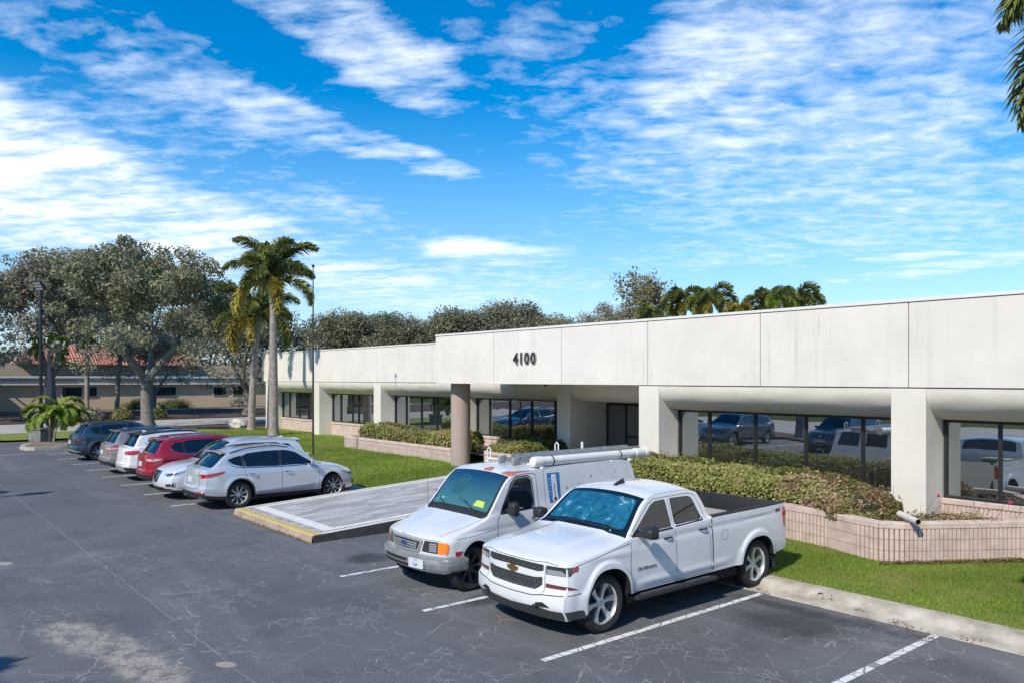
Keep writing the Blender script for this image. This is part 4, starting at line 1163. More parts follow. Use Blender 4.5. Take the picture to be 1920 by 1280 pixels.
# painted stall lines
pm, t, b = nt('line_paint')
P = objco(t, world=True)
n = noise_(t, 5, 8, .75, P)
v = N(t, 'ShaderNodeTexVoronoi', feature='DISTANCE_TO_EDGE', inp={'Scale': 4.5}); L(t, P, v.inputs['Vector'])
f = math_(t, 'MAXIMUM', ramp(t, n, [(.32, 1), (.42, 0)]).outputs[0], ramp(t, v.outputs['Distance'], [(.02, .8), (.05, 0)]).outputs[0])
L(t, mixc(t, f, (.66, .66, .64), (.13, .135, .14)), b.inputs['Base Color']); b.inputs['Roughness'].default_value = .7
def line(x, y0=6.5, y1=11.28, w=.105):
    mb = MB(); n = 24
    for i in range(n):
        a, c = lerp(y0, y1, i/n), lerp(y0, y1, (i+1)/n)
        j = lambda yy, s: x+s*(w/2+.006*noise.noise(Vector((x*7+s*3, yy*6, 0))))
        mb.add([(j(a, -1), a, .004), (j(a, 1), a, .004), (j(c, 1), c, .004), (j(c, -1), c, .004)], [(0, 1, 2, 3)])
    mb.build('stall_line', pm)['kind'] = 'structure'
for x in (-41.6, -38.85, -36.1, -33.4, -30.7, -28.0, -25.3, -22.6, -12.65, -9.98, -7.28, -4.58, -1.9, .8, 3.5): line(x)
for k in range(22): line(-41.6+k*2.7, -4.4, .2)

# ------------------------------------------------------------------ entrance terrace of pavers
def plaza_z(y): return .15+.05*(min(y, 16.6)-7.4)
X0, X1 = -20.15, -15.60
pv, t, b = nt('plank_pavers')
P = objco(t, world=True, rot=(0, 0, PI/2))
br = N(t, 'ShaderNodeTexBrick', offset=.37, inp={'Scale': 1.0, 'Mortar Size': .004, 'Brick Width': .62, 'Row Height': .155, 'Bias': .0, 'Color1': (0, 0, 0, 1), 'Color2': (1, 1, 1, 1), 'Mortar': (.3, .3, .3, 1)})
L(t, P, br.inputs[0])
r = ramp(t, br.outputs[0], [(0, (.17, .168, .17)), (.35, (.30, .292, .288)), (.65, (.42, .41, .40)), (1, (.56, .545, .53))])
n = noise_(t, 14, 5, .7, objco(t, (1, .12, 1), world=True))
c = mixc(t, .5, r.outputs[0], mixc(t, n, (.18, .18, .18), (.54, .53, .52)))
c = mixc(t, math_(t, 'MULTIPLY', br.outputs[1], .7), c, (.10, .10, .10))
L(t, c, b.inputs['Base Color']); b.inputs['Roughness'].default_value = .7
bump(t, b, br.outputs[1], -.4, .01)
border = simple('border_pale', (.70, .675, .62), .8, var=.2, vs=5, bmp=.15, bs=60, world=True)
yellow = simple('kerb_yellow', (.62, .43, .06), .7, col2=(.40, .34, .22), vs=9, bmp=.2, bs=50, world=True)
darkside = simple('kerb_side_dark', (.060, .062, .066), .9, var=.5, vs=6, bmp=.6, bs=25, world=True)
rawk = simple('kerb_raw', (.42, .34, .24), .9, col2=(.26, .19, .13), vs=7, bmp=.6, bs=30, world=True)
mb = MB()
def slab(x0, x1, y0, y1, dz, mi, n=8):
    for i in range(n):
        a, c = lerp(y0, y1, i/n), lerp(y0, y1, (i+1)/n)
        mb.add([(x0, a, plaza_z(a)+dz), (x1, a, plaza_z(a)+dz), (x1, c, plaza_z(c)+dz), (x0, c, plaza_z(c)+dz)], [(0, 1, 2, 3)], mi)
slab(X0, X1, 7.40, 22, 0, 0, 18)
o = mb.build('terrace', [pv]); o['kind'] = 'structure'
mb = MB()
slab(X0, X0+.13, 7.62, 17.4, .006, 0); slab(X0+.22, X0+.42, 7.76, 17.4, .006, 0)
slab(X1-.13, X1, 7.62, 17.4, .006, 0); slab(X1-.42, X1-.22, 7.76, 17.4, .006, 0); slab(X0+.42, X1-.42, 7.76, 8.06, .006, 0, 2)
mb.build('terrace_border', [border])['kind'] = 'structure'
mb = MB()   # edging kerb: yellow top in front, stained face, dark side
seg = 26
for i in range(seg):
    a, c = lerp(X0, X1, i/seg), lerp(X0, X1, (i+1)/seg)
    w = lambda x: .008*noise.noise(Vector((x*3, 1, 0)))
    z = plaza_z(7.4)+.012
    mb.add([(a, 7.37+w(a), z-.02), (c, 7.37+w(c), z-.02), (c, 7.41+w(c), z), (a, 7.41+w(a), z), (c, 7.60, z), (a, 7.60, z)], [(0, 1, 2, 3), (3, 2, 4, 5)], 0)
    mb.add([(a, 7.33+w(a)*3, -.02), (c, 7.33+w(c)*3, -.02), (c, 7.37+w(c), z-.02), (a, 7.37+w(a), z-.02)], [(0, 1, 2, 3)], 1)
for sx, xx in ((1, X1), (-1, X0)):
    for i in range(30):
        a, c = lerp(7.37, 17.4, i/30), lerp(7.37, 17.4, (i+1)/30)
        w = lambda y: .012*noise.noise(Vector((5, y*2.3, 0)))
        za, zc = plaza_z(a)-.01, plaza_z(c)-.01
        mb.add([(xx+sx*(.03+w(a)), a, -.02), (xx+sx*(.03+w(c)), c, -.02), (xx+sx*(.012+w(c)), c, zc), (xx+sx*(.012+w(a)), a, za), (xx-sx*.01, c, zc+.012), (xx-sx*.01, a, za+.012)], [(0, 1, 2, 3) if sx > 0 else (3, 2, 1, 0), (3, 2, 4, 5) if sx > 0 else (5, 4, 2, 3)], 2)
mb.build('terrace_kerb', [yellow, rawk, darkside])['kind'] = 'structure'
# ------------------------------------------------------------------ main building
def stucco(name, col, streak=True):
    m, t, b = nt(name)
    P = objco(t, world=True)
    n = noise_(t, .9, 5, .6, P)
    st = noise_(t, 1.0, 5, .7, objco(t, (2.6, 2.6, .12), world=True))
    c = ramp(t, n, [(.32, tuple(x*.90 for x in col)), (.66, col)]).outputs[0]
    if streak: c = mixc(t, ramp(t, st, [(.58, 0), (.78, .40)]).outputs[0], c, tuple(x*.62 for x in col))
    L(t, c, b.inputs['Base Color']); b.inputs['Roughness'].default_value = .85; b.inputs['Specular IOR Level'].default_value = .2
    h = math_(t, 'ADD', math_(t, 'MULTIPLY', noise_(t, 70, 4, .7, P), .5), math_(t, 'MULTIPLY', noise_(t, 5, 3, .6, P), 1.2))
    bump(t, b, h, .22, .008)
    return m
cream = stucco('cream_stucco', (.70, .655, .588))
cream2 = stucco('pier_stucco', (.68, .64, .555), False)
bulgem = stucco('soffit_stucco', (.73, .68, .58), False)
taupe = stucco('taupe_stucco', (.40, .32, .27), False)
pink = simple('pink_block', (.60, .475, .405), .9, col2=(.46, .355, .30), vs=3.5, bmp=.35, bs=45, world=True)
pinkd = simple('block_groove', (.22, .15, .13), .95)
frame_m = simple('window_frame_dark', (.018, .018, .018), .4)
glass, t, b = nt('window_glass')
t.nodes.remove(b)
gl = N(t, 'ShaderNodeBsdfGlossy', inp={'Color': (.85, .90, .93, 1), 'Roughness': .004}); df = N(t, 'ShaderNodeBsdfDiffuse', inp={'Color': (.018, .022, .022, 1)})
fr = N(t, 'ShaderNodeFresnel', inp={'IOR': 1.5}); mr = N(t, 'ShaderNodeMapRange', inp={1: 0, 2: .5, 3: .52, 4: .9}); L(t, fr.outputs[0], mr.inputs[0])
mx = t.nodes.new('ShaderNodeMixShader'); L(t, mr.outputs[0], mx.inputs[0]); L(t, df.outputs[0], mx.inputs[1]); L(t, gl.outputs[0], mx.inputs[2]); L(t, mx.outputs[0], t.nodes['Material Output'].inputs[0])
wv = noise_(t, .8, 2, .5, objco(t, world=True)); bn = N(t, 'ShaderNodeBump', inp={'Strength': .05, 'Distance': .05}); L(t, wv, bn.inputs['Height']); L(t, bn.outputs[0], gl.inputs['Normal'])

B = empty('office_building', (-22, 17, 0), 0, 'long low cream stucco office building with dark windows and a parapet band', 'building')
B.matrix_world
def bpart(mb, name, mat, parent=None, **k):
    # world-space geometry, parented to the building without moving it
    mb.v = [(v[0]+22, v[1]-17, v[2]) for v in mb.v] 
    o = mb.build(name, mat, parent or B, **k)
    return o
ZF, ZT, ZH = 3.32, 5.12, 2.65
YR, YL = 16.5, 20.0
PW = .70
piersR = [-14.5, -7.6, -.7, 6.2]; piersL = [-49.2, -42.2, -35.3, -28.4, -21.6]
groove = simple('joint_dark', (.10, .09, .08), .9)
def fascia(name, x0, x1, y, joints):
    mb = MB(); xs = [x0]+[j for j in joints if x0 < j < x1]+[x1]
    for i, (a, c) in enumerate(zip(xs[:-1], xs[1:])):
        g = .009
        mb.bbox(a+(g if i else 0), c-(g if i < len(xs)-2 else 0), y, y+.30, ZF, ZT-.07, .006)
    o = bpart(mb, name, cream)
    g = MB(); g.box(x0+.02, x1-.02, y+.03, y+.28, ZF+.01, ZT-.09); bpart(g, 'fascia_joint', groove, o)
    c = MB(); xs2 = [x0]; x = x0+3.0
    while x < x1: xs2.append(x); x += 3.05
    xs2.append(x1)
    for i, (a, d) in enumerate(zip(xs2[:-1], xs2[1:])):
        c.bbox(a+(.0 if i == 0 else .002), d, y-.025, y+.36, ZT-.065, ZT+.0+.006*(i % 3 == 2), .006)
    bpart(c, 'coping', stuccoc, o)
    d = MB(); d.box(x0, x1, y-.004, y+.1, ZT-.075, ZT-.066); bpart(d, 'coping_joint', groove, o)
stuccoc = simple('coping_metal', (.70, .68, .63), .5, var=.08, vs=1)
fascia('fascia', -24.48, 9.0, YR, [-20.97, -17.61, -14.18, -10.69, -7.24, -3.8, -.3, 3.2])
fascia('fascia', -49.83, -24.0, YL, [-42.13, -34.92, -29.97])
# fascia return at the step, roof deck, back walls
r = MB(); r.box(-24.47, -24.18, YR+.31, YL+.1, ZF, ZT-.07); bpart(r, 'fascia_return', cream)
r = MB(); r.box(-49.7, 9, YR+.37 if False else YL+.36, 46, 4.6, 4.75); r.box(-24.1, 9, YR+.37, YL+.36, 4.6, 4.74); bpart(r, 'roof', simple('roof_deck', (.45, .44, .42), .9))
r = MB(); r.box(-24.15, -14.2, YR+.31, YL-.01, ZF+.02, ZF+.10); bpart(r, 'portico_soffit', bulgem)
r = MB(); r.box(-49.75, 9, 45.7, 46, .0, 4.9); r.box(-49.83, -49.5, 20.9, 45.7, 0, ZT-.07); bpart(r, 'wall', cream)
# cast line stains on the fascia: narrow rain streaks with a shape of their own
stn = simple('rain_stain', (.55, .505, .44), .9, col2=(.66, .605, .53), vs=6)
s = MB()
for x, z0, z1, w in ((-14.05, 3.36, 3.95, .05), (-14.32, 3.36, 4.1, .04), (-10.45, 3.36, 4.6, .03), (-9.75, 3.5, 5.0, .07), (-9.2, 4.45, 4.95, .045), (-8.92, 4.2, 4.9, .03)):
    n = 10; vs = []
    for i in range(n+1):
        z = lerp(z0, z1, i/n); ww = w*.5*(1-.9*abs(i/n-.5))*(1+.3*noise.noise(Vector((x*9, z*3, 0))))
        vs += [(x-ww, YR-.005, z), (x+ww, YR-.005, z)]
    s.add(vs, [(2*i, 2*i+1, 2*i+3, 2*i+2) for i in range(n)])
    bpart(s, 'rain_stain', stn); s = MB()

# dark groove under the fascia
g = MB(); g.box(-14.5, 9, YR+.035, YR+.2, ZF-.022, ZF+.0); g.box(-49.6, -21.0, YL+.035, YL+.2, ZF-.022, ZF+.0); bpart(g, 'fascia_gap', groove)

def pier(x, y, z0=.0, name='pier'):
    mb = MB(); mb.bbox(x, x+PW, y+.004, y+1.0, z0, ZF-.024, .012); bpart(mb, name, cream2)
for x in piersR: pier(x, YR, 0)
for x in piersL: pier(x, YL, 0)
def bulge(x0, x1, y):
    """the rounded soffit band above each window bay"""
    n = 14; vs = []
    xs = [lerp(x0, x1, i/24) for i in range(25)]
    for x in xs:
        for k in range(n+1):
            th = PI/2*k/n
            w = .010*noise.noise(Vector((x*1.6, k*.35, 2)))
            vs.append((x, y+.03+(.82)*(1-math.cos(th))+w, ZF-.02-.65*math.sin(th)+w))
        vs.append((x, y+1.3, ZH))
    P = n+2; mb = MB()
    mb.add(vs, [(i*P+j, (i+1)*P+j, (i+1)*P+j+1, i*P+j+1) for i in range(24) for j in range(P-1)])
    bpart(mb, 'rounded_soffit', bulgem, smooth=True, ang=60, fixn=False)

def window(x0, x1, y, z0, z1, mull):
    f = MB(); t_ = .055
    f.bbox(x0, x1, y-.06, y+.04, z1-t_, z1, .004); f.bbox(x0, x1, y-.06, y+.04, z0, z0+t_, .004)
    for x in [x0]+mull+[x1-t_]: f.bbox(x, x+t_, y-.058, y+.038, z0+t_, z1-t_, .004)
    o = bpart(f, 'window', frame_m)
    p = MB(); xs = [x0+t_]+[m for m in mull]+[x1-t_]
    for a, c in zip(xs[:-1], xs[1:]):
        a2 = a if a == xs[0] else a+t_
        tl = random.uniform(-.004, .004)
        p.add([(a2, y+tl, z0+t_), (c, y-tl, z0+t_), (c, y-tl, z1-t_), (a2, y+tl, z1-t_)], [(0, 1, 2, 3)])
    bpart(p, 'pane', glass, o)

def rib_wall(mb, pts, z0, courses, ch=.2, pitch=.08, depth=.022, mi=0):
    """fluted block courses along a polyline of (x, y); outward is to the right of travel"""
    for c in range(courses):
        za, zb = z0+c*ch, z0+(c+1)*ch-.008
        prof = []
        for (a, b) in zip(pts[:-1], pts[1:]):
            a, b = Vector(a), Vector(b); d = b-a; Ln = d.length; d.normalize(); nn = Vector((d.y, -d.x))
            k = max(1, int(Ln/pitch))
            for i in range(k):
                p = a+d*(Ln*i/k); w = Ln/k
                j = .003*noise.noise(Vector((p.x*40, p.y*40, c)))
                prof += [(p, 0), (p+d*w*.06, depth+j), (p+d*w*.72, depth+j), (p+d*w*.78, 0)]
            last = (b, 0)
            prof2 = [(q+nn*e) for q, e in prof]
            prof = []
            prof2.append(b)
            vs = [(q.x, q.y, za) for q in prof2]+[(q.x, q.y, zb) for q in prof2]+[(q.x-nn.x*.03, q.y-nn.y*.03, zb) for q in prof2]
            n = len(prof2)
            mb.add(vs, [(i, i+1, n+i+1, n+i) for i in range(n-1)]+[(n+i, n+i+1, 2*n+i+1, 2*n+i) for i in range(n-1)], mi)
def cap_wall(mb, pts, z0, z1, over=.03, back=.22, mi=0, jl=.61):
    out = []; inn = []
    n = len(pts)
    for i, p in enumerate(pts):
        p = Vector(p)
        d0 = (p-Vector(pts[i-1])).normalized() if i else None
        d1 = (Vector(pts[i+1])-p).normalized() if i < n-1 else None
        d = ((d0 or d1)+(d1 or d0)).normalized(); nn = Vector((d.y, -d.x))
        out.append(p+nn*over); inn.append(p-nn*back)
    for i in range(n-1):
        Ln = (Vector(pts[i+1])-Vector(pts[i])).length; k = max(1, int(Ln/jl))
        for j in range(k):
            a, b = j/k+.004/Ln, (j+1)/k-.004/Ln
            o0, o1 = out[i].lerp(out[i+1], a), out[i].lerp(out[i+1], b); i0, i1 = inn[i].lerp(inn[i+1], a), inn[i].lerp(inn[i+1], b)
            vs = [(*o0, z0), (*o1, z0), (*i1, z0), (*i0, z0), (*o0, z1-.012), (*o1, z1-.012), (*i1, z1), (*i0, z1)]
            oo0, oo1 = o0.lerp(i0, .06), o1.lerp(i1, .06)
            vs += [(*oo0, z1), (*oo1, z1)]
            mb.add(vs, [(0, 1, 5, 4), (4, 5, 9, 8), (8, 9, 6, 7), (3, 2, 1, 0), (0, 4, 8, 7, 3), (1, 2, 6, 9, 5), (2, 3, 7, 6)], mi)
# right-hand bays
for i, x in enumerate(piersR[:-1]):
    a, c = x+PW, piersR[i+1]
    bulge(a, c, YR)
    yw = YR+.87
    mull = [a+1.0+1.385*k for k in range(6) if a+1.0+1.385*k < c-.3] if i == 0 else [a+1.03+1.385*k for k in range(6) if a+1.03+1.385*k < c-.3]
    window(a+.02, c-.02, yw, 1.03, ZH, mull)
    s = MB(); rib_wall(s, [(a, yw-.10), (c, yw-.10)], .22, 4, .175); bpart(s, 'sill_wall', pink)
    s = MB(); s.box(a, c, yw-.095, yw-.07, 0, 1.0); bpart(s, 'sill_core', pinkd)
    s = MB(); cap_wall(s, [(a, yw-.12), (c, yw-.12)], .925, 1.03, .02, .16); bpart(s, 'window_sill', pink)
    s = MB(); s.box(a, c, yw+.02, yw+.2, 0, 1.05); bpart(s, 'wall', cream2)
# left-hand bays
mulls = {-49.2: [-47.44, -46.02, -44.73], -42.2: [-40.51, -39.12, -38.45], -35.3: [-33.55, -32.17, -30.84], -28.4: [-26.79, -25.44, -24.04, -22.64]}
for i, x in enumerate(piersL[:-1]):
    a, c = x+PW, piersL[i+1]
    bulge(a, c, YL)
    yw = YL+.87
    window(a+.02, c-.02, yw, 1.03, ZH, mulls[x])
    s = MB(); rib_wall(s, [(a, yw-.10), (c, yw-.10)], .10, 5, .165, .2, .006); bpart(s, 'sill_wall', pink)
    s = MB(); s.box(a, c, yw-.095, yw-.07, 0, 1.0); bpart(s, 'sill_core', pinkd)
    s = MB(); cap_wall(s, [(a, yw-.12), (c, yw-.12)], .925, 1.03, .02, .16); bpart(s, 'window_sill', pink)
    s = MB(); s.box(a, c, yw+.02, yw+.2, 0, 1.05); bpart(s, 'wall', cream2)
# entrance recess
bulge(-20.9, -14.5, YL)
s = MB(); s.box(-21.1, -20.9, YL+1.0, 22.4, 0, ZF-.03); s.box(-14.5, -14.2, YR+1.0, 22.4, 0, ZF-.03); s.box(-19.0, -14.4, 22.0, 22.3, 0, ZH+.3); s.box(-21, -14.4, 22.02, 22.3, ZH-.08, ZH+.3); bpart(s, 'entrance_wall', cream2)
s = MB(); s.box(-21, -14.4, YL+1.25, 22.4, ZH+.003, ZH+.10); bpart(s, 'entrance_ceiling', bulgem)
d = MB()
for x in (-20.9, -19.95, -19.05): d.bbox(x, x+.07, 21.93, 22.02, .55, ZH-.08, .004)
d.bbox(-20.9, -19.0, 21.93, 22.02, ZH-.16, ZH-.08, .004); d.bbox(-20.9, -19.0, 21.93, 22.02, .55, .70, .004)
dd = bpart(d, 'door', frame_m)
p = MB(); p.add([(-20.83, 21.98, .7), (-19.95, 21.98, .7), (-19.95, 21.98, ZH-.16), (-20.83, 21.98, ZH-.16)], [(0, 1, 2, 3)]); p.add([(-19.88, 21.97, .7), (-19.05, 21.97, .7), (-19.05, 21.97, ZH-.16), (-19.88, 21.97, ZH-.16)], [(0, 1, 2, 3)])
bpart(p, 'pane', simple('door_glass', (.16, .155, .14), .08, spec=.8), dd)
p = MB(); p.bbox(-19.88, -19.05, 21.92, 21.95, 1.32, 1.38, .008); bpart(p, 'push_bar', CM['trim'], dd)
p = MB(); p.box(-19.30, -19.16, 21.955, 21.965, 1.42, 1.66); bpart(p, 'notice', simple('notice_white', (.70, .68, .66), .5), dd)
p = MB(); p.box(-19.295, -19.165, 21.950, 21.954, 1.60, 1.655); p.box(-19.26, -19.20, 21.950, 21.954, 1.49, 1.55); bpart(p, 'notice_heading', simple('notice_red', (.5, .04, .03), .5), dd)
# security lamp under the soffit
p = MB(); p.ell((-18.9, YR+.5, ZF-.03), (.05, .07, .045)); bpart(p, 'soffit_lamp', CM['trim'], smooth=True)
# round column
cx, cy, cr = -24.0, 17.3, .365
col = MB(); col.lathe([(cr, .1), (cr, ZF-.001), (0, ZF-.001)], 56, 'Z', (cx, cy, 0)); bpart(col, 'round_column', taupe, smooth=True)

# street number
nm = simple('numeral_dark', (.035, .035, .037), .4, .4)
nf = simple('numeral_edge', (.42, .42, .41), .4, .5)
sg = empty('street_number', (-19.32, YR, 4.13), 0, 'dark raised street number 4100 with pale edge on the cream parapet', 'sign')
for ch, dx in zip('4100', (-.45, -.165, .12, .44)):
    dx *= .98
    mb = MB()
    for off, y, e, mi in ((.028, -.022, .018, 1), (.004, -.05, .012, 0)):
        vs, fs = text_mesh(ch, .50, e, off, width=.98)
        mb.add([(v.x+dx, y-v.z, v.y) for v in vs], fs, mi)
    mb.build('numeral', [nm, nf], sg, fixn=True)

# ------------------------------------------------------------------ planters
def planter(label, pts, z0, courses, capz, soil_poly, soil_z, ch=.2):
    p = empty('planter', (pts[0][0], pts[0][1], 0), 0, label, 'planter')
    def bp(mb, name, mat, **k):
        mb.v = [(v[0]-pts[0][0], v[1]-pts[0][1], v[2]) for v in mb.v]; return mb.build(name, mat, p, **k)
    m = MB(); rib_wall(m, pts, z0, courses, ch); bp(m, 'block_wall', pink)
    m = MB(); pp = pts
    for a, b in zip(pp[:-1], pp[1:]):
        a, b = Vector(a), Vector(b); d = (b-a).normalized(); nn = Vector((d.y, -d.x)); e = .004
        m.add([(*(a+nn*e), z0-.3), (*(b+nn*e), z0-.3), (*(b+nn*e), capz), (*(a+nn*e), capz), (*(a-nn*.2), capz), (*(b-nn*.2), capz)], [(0, 1, 2, 3), (3, 2, 5, 4)])
    bp(m, 'block_joints', pinkd)
    m = MB(); cap_wall(m, pts, capz, capz+.10); bp(m, 'cap_stone', pink)
    m = MB()
    r = delaunay_2d_cdt([Vector(q) for q in soil_poly], [(i, (i+1) % len(soil_poly)) for i in range(len(soil_poly))], [], 1, 1e-5)
    m.add([(v[0], v[1], soil_z) for v in r[0]], [tuple(f) for f in r[2]]); bp(m, 'soil', mulch)
    return p
prR = [(-15.3, 16.4), (-15.3, 14.75), (-9.0, 14.72), (-7.9, 14.55), (-7.2, 14.28), (-6.75, 14.2), (-6.4, 14.45), (-5.2, 16.2), (-4.6, 17.0)]
planter('pink fluted block planter wall curving round in front of the right-hand windows', prR, .20, 3, .80, prR+[(-4.6, 17.3), (-15.3, 17.3)], .72)
prL = [(-33.7, 20.7), (-33.7, 17.55), (-24.6, 17.5), (-24.35, 17.5)]
planter('long pink block planter wall on the lawn left of the round column', prL, .18, 3, .70, prL+[(-24.3, 20.7)], .60, .17)
prM = [(-23.3, 17.9), (-22.9, 17.6), (-20.45, 17.55), (-20.4, 19.9)]
planter('short pink block planter wall under the portico right of the round column', prM, .18, 3, .72, prM+[(-20.4, 20.7), (-24.25, 20.7), (-24.25, 18)], .62, .17)
# ------------------------------------------------------------------ vegetation
def leafq(vs, fs, p, n, s, asp=.55, rng=random):
    """one folded leaf: two triangles"""
    a = n.orthogonal().normalized(); an = rng.uniform(0, 2*PI)
    b = n.cross(a); u = a*math.cos(an)+b*math.sin(an); w = n.cross(u)
    k = len(vs)
    vs += [p-u*s, p+w*s*asp+n*s*.12, p+u*s, p-w*s*asp+n*s*.12]
    fs.append((k, k+1, k+2, k+3))

def rv(rng):
    while True:
        v = Vector((rng.uniform(-1, 1), rng.uniform(-1, 1), rng.uniform(-1, 1)))
        if .01 < v.length < 1: return v

def oak_meshes(seed, H, R, nleaf, leaf, clear=.28, dens=1.0, fork=3, gap=.25, clump=.75, fill=90, low=.30):
    rng = random.Random(seed)
    br = MB(); tips = []
    def grow(p, d, ln, r, lvl):
        pts = [p]; rad = [r]; q = p.copy(); dd = d.copy()
        n = 4
        for i in range(n):
            dd = (dd + rv(rng)*.22 + Vector((0, 0, .06))).normalized()
            q = q + dd*ln/n
            pts.append(q.copy()); rad.append(r*(1-.45*(i+1)/n))
        br.tube(pts, rad, 8 if lvl < 2 else 5, cap=False)
        if lvl >= 2: tips.append((q.copy(), lvl)); tips.append((pts[2].copy(), lvl))
        if lvl >= 4: return
        k = 3 if lvl < 3 else 2
        a0 = rng.uniform(0, 2*PI)
        for j in range(k):
            a = a0+2*PI*j/k+rng.uniform(-.4, .4)
            out = Vector((math.cos(a), math.sin(a), 0))
            up = rng.uniform(.25, .75)
            nd = (dd*.55+out*(.95-up*.25)+Vector((0, 0, up*.55))).normalized()
            grow(q, nd, ln*rng.uniform(.62, .85), rad[-1]*.72, lvl+1)
    th = H*clear
    tr = H*.030
    top = Vector((rng.uniform(-.2, .2), rng.uniform(-.2, .2), th))
    br.tube([Vector((0, 0, -.3)), Vector((0, 0, .12)), Vector((0, 0, .5)), top*.55+Vector((rng.uniform(-.1, .1), 0, 0)), top], [tr*1.9, tr*1.55, tr*1.12, tr, tr*.95], 14, cap=False)
    for j in range(fork):
        a = 2*PI*j/fork+rng.uniform(-.4, .4)
        grow(top, Vector((math.cos(a)*.75, math.sin(a)*.75, .75)).normalized(), H*.24, tr*.62, 1)
    # squash branches into the crown envelope
    xs = max(math.hypot(t[0].x, t[0].y) for t in tips); zs = max(t[0].z for t in tips)
    kx = R/xs*.9; kz = (H-th)/(zs-th)*.93
    def sq(v):
        v = Vector(v)
        if v.z <= th: return v
        f = min(1, (v.z-th)/(H*.15))
        return Vector((v.x*lerp(1, kx, f), v.y*lerp(1, kx, f), th+(v.z-th)*kz))
    br.v = [tuple(sq(v)) for v in br.v]
    tips = [(sq(t), l) for t, l in tips]
    vs = []; fs = []
    cl = []
    for t, l in tips:
        for _ in range(2 if l > 2 else 1):
            if rng.random() < gap: continue
            cl.append((t+rv(rng)*clump*.7, clump*rng.uniform(.6, 1.25)))
    for _ in range(fill):
        a = rng.uniform(0, 2*PI); zz = rng.random(); z = lerp(low, .97, zz)*H
        prof = math.sin(PI*min(1, (.18+.80*zz)))**.55
        r = R*prof*(rng.random()**.35)*(1+.22*noise.noise(Vector((math.cos(a)*1.7, math.sin(a)*1.7, zz*3+seed))))
        c = Vector((math.cos(a)*r, math.sin(a)*r, z))
        cl.append((c, clump*rng.uniform(.6, 1.2)))
        b0 = min(tips, key=lambda q: (q[0]-c).length)[0]
        if (b0-c).length < 2.2: br.tube([b0, (b0+c)/2+rv(rng)*.25, c], [.045, .03, .012], 4, cap=False)
    per = max(8, int(nleaf/len(cl)))
    for c, r in cl:
        for _ in range(int(per*r/clump*rng.uniform(.5, 1.3))):
            v = rv(rng); v.z *= .6
            v = v.normalized()*(v.length**.5)
            p = c+v*r
            n = (v*.7+rv(rng)*.9+Vector((0, 0, .35))).normalized()
            leafq(vs, fs, p, n, leaf*rng.uniform(.6, 1.25), .5, rng)
    return br, vs, fs

bark = simple('oak_bark', (.235, .215, .195), .95, col2=(.11, .10, .09), vs=7, bmp=.9, bs=12)
bark_l = simple('palm_bark', (.36, .31, .275), .9, col2=(.20, .165, .145), vs=6, bmp=.6, bs=18)
oakleaf = blade_mat('oak_leaves', (.11, .12, .06), (.40, .40, .245), .35)
oakleaf2 = blade_mat('oak_leaves_grey', (.13, .13, .085), (.47, .44, .33), .35)
oakleaf3 = blade_mat('oak_leaves_far', (.09, .10, .05), (.32, .31, .19), .3)
brownleaf = blade_mat('brown_leaves', (.09, .085, .035), (.30, .25, .12), .25)
OAK = {}
def oak_proto(key, mat, **k):
    br, vs, fs = oak_meshes(**k)
    a = MB(); a.v = br.v; a.f = br.f; a.m = br.m
    me = MB(); me.add(vs, fs)
    OAK[key] = (a, me, mat)
def oak(key, x, y, z, s, rz, label, group, name='oak_tree', cat='tree', sz=None):
    t = empty(name, (x, y, z), rz, label, cat, group)
    t.scale = (s, s, sz or s)
    a, me, mat = OAK[key]
    if not hasattr(a, 'o'):
        a.o = a.build('trunk', bark, t, smooth=True, ang=180); me.o = me.build('crown', mat, t)
    else:
        for src in (a.o, me.o):
            c = src.copy(); COL.objects.link(c); c.parent = t
    return t
oak_proto('A', oakleaf, seed=3, H=13.0, R=7.2, nleaf=34000, leaf=.135, low=.32, fill=62, clear=.24, gap=.30, clump=.72)
oak_proto('B', oakleaf2, seed=8, H=13.5, R=7.8, nleaf=36000, leaf=.15, low=.30, fill=120, clear=.22, fork=4, gap=.25, clump=.80)
oak_proto('C', oakleaf3, seed=21, H=12.0, R=6.8, nleaf=30000, leaf=.16, low=.22, fill=120, clear=.2, fork=4, gap=.05, clump=1.05)
oak_proto('D', oakleaf2, seed=5, H=7.5, R=4.4, nleaf=12000, leaf=.12, low=.33, fill=60, clear=.22, gap=.30, clump=.6)
oak_proto('T', oakleaf2, seed=31, H=10.5, R=4.5, nleaf=5000, leaf=.13, fill=30, low=.45, clear=.3, gap=.35, clump=.7)
oak_proto('R', brownleaf, seed=14, H=12.5, R=3.6, nleaf=2600, leaf=.17, fill=10, low=.5, clear=.35, gap=.45, clump=.5)
oak('A', -57.0, 14.9, .08, 1.0, .6, 'large grey-green oak standing at the road edge just behind the dark blue-grey car', None)
oak('D', -80.5, 21.5, .2, 1.1, 1.0, 'smaller oak with forking trunk before the tan building, right of the large oak', None)
oak('B', -77.6, 12.6, .2, 1.08, 2.2, 'wide oak with many stems behind the street lamp', None)
oak('A', -75.5, 3.2, .1, 1.02, 3.4, 'oak at the far left edge with pale bare limbs reaching in', None)
oak('B', -103, 34, .2, 1.0, 4.0, 'oak rising behind the tan building between the large oak and the palms', None)
oak('C', -74.5, 28.5, .2, .92, 1.4, 'dark oak directly behind the two tall front palms', None)
oak('C', -73.5, 37.5, .2, .84, 2.9, 'round-topped oak behind the far corner of the office roof', None)
oak('C', -106, 22, .2, 1.25, 5.0, 'full dark oak behind the red tile roof, seen through the large oak', None)
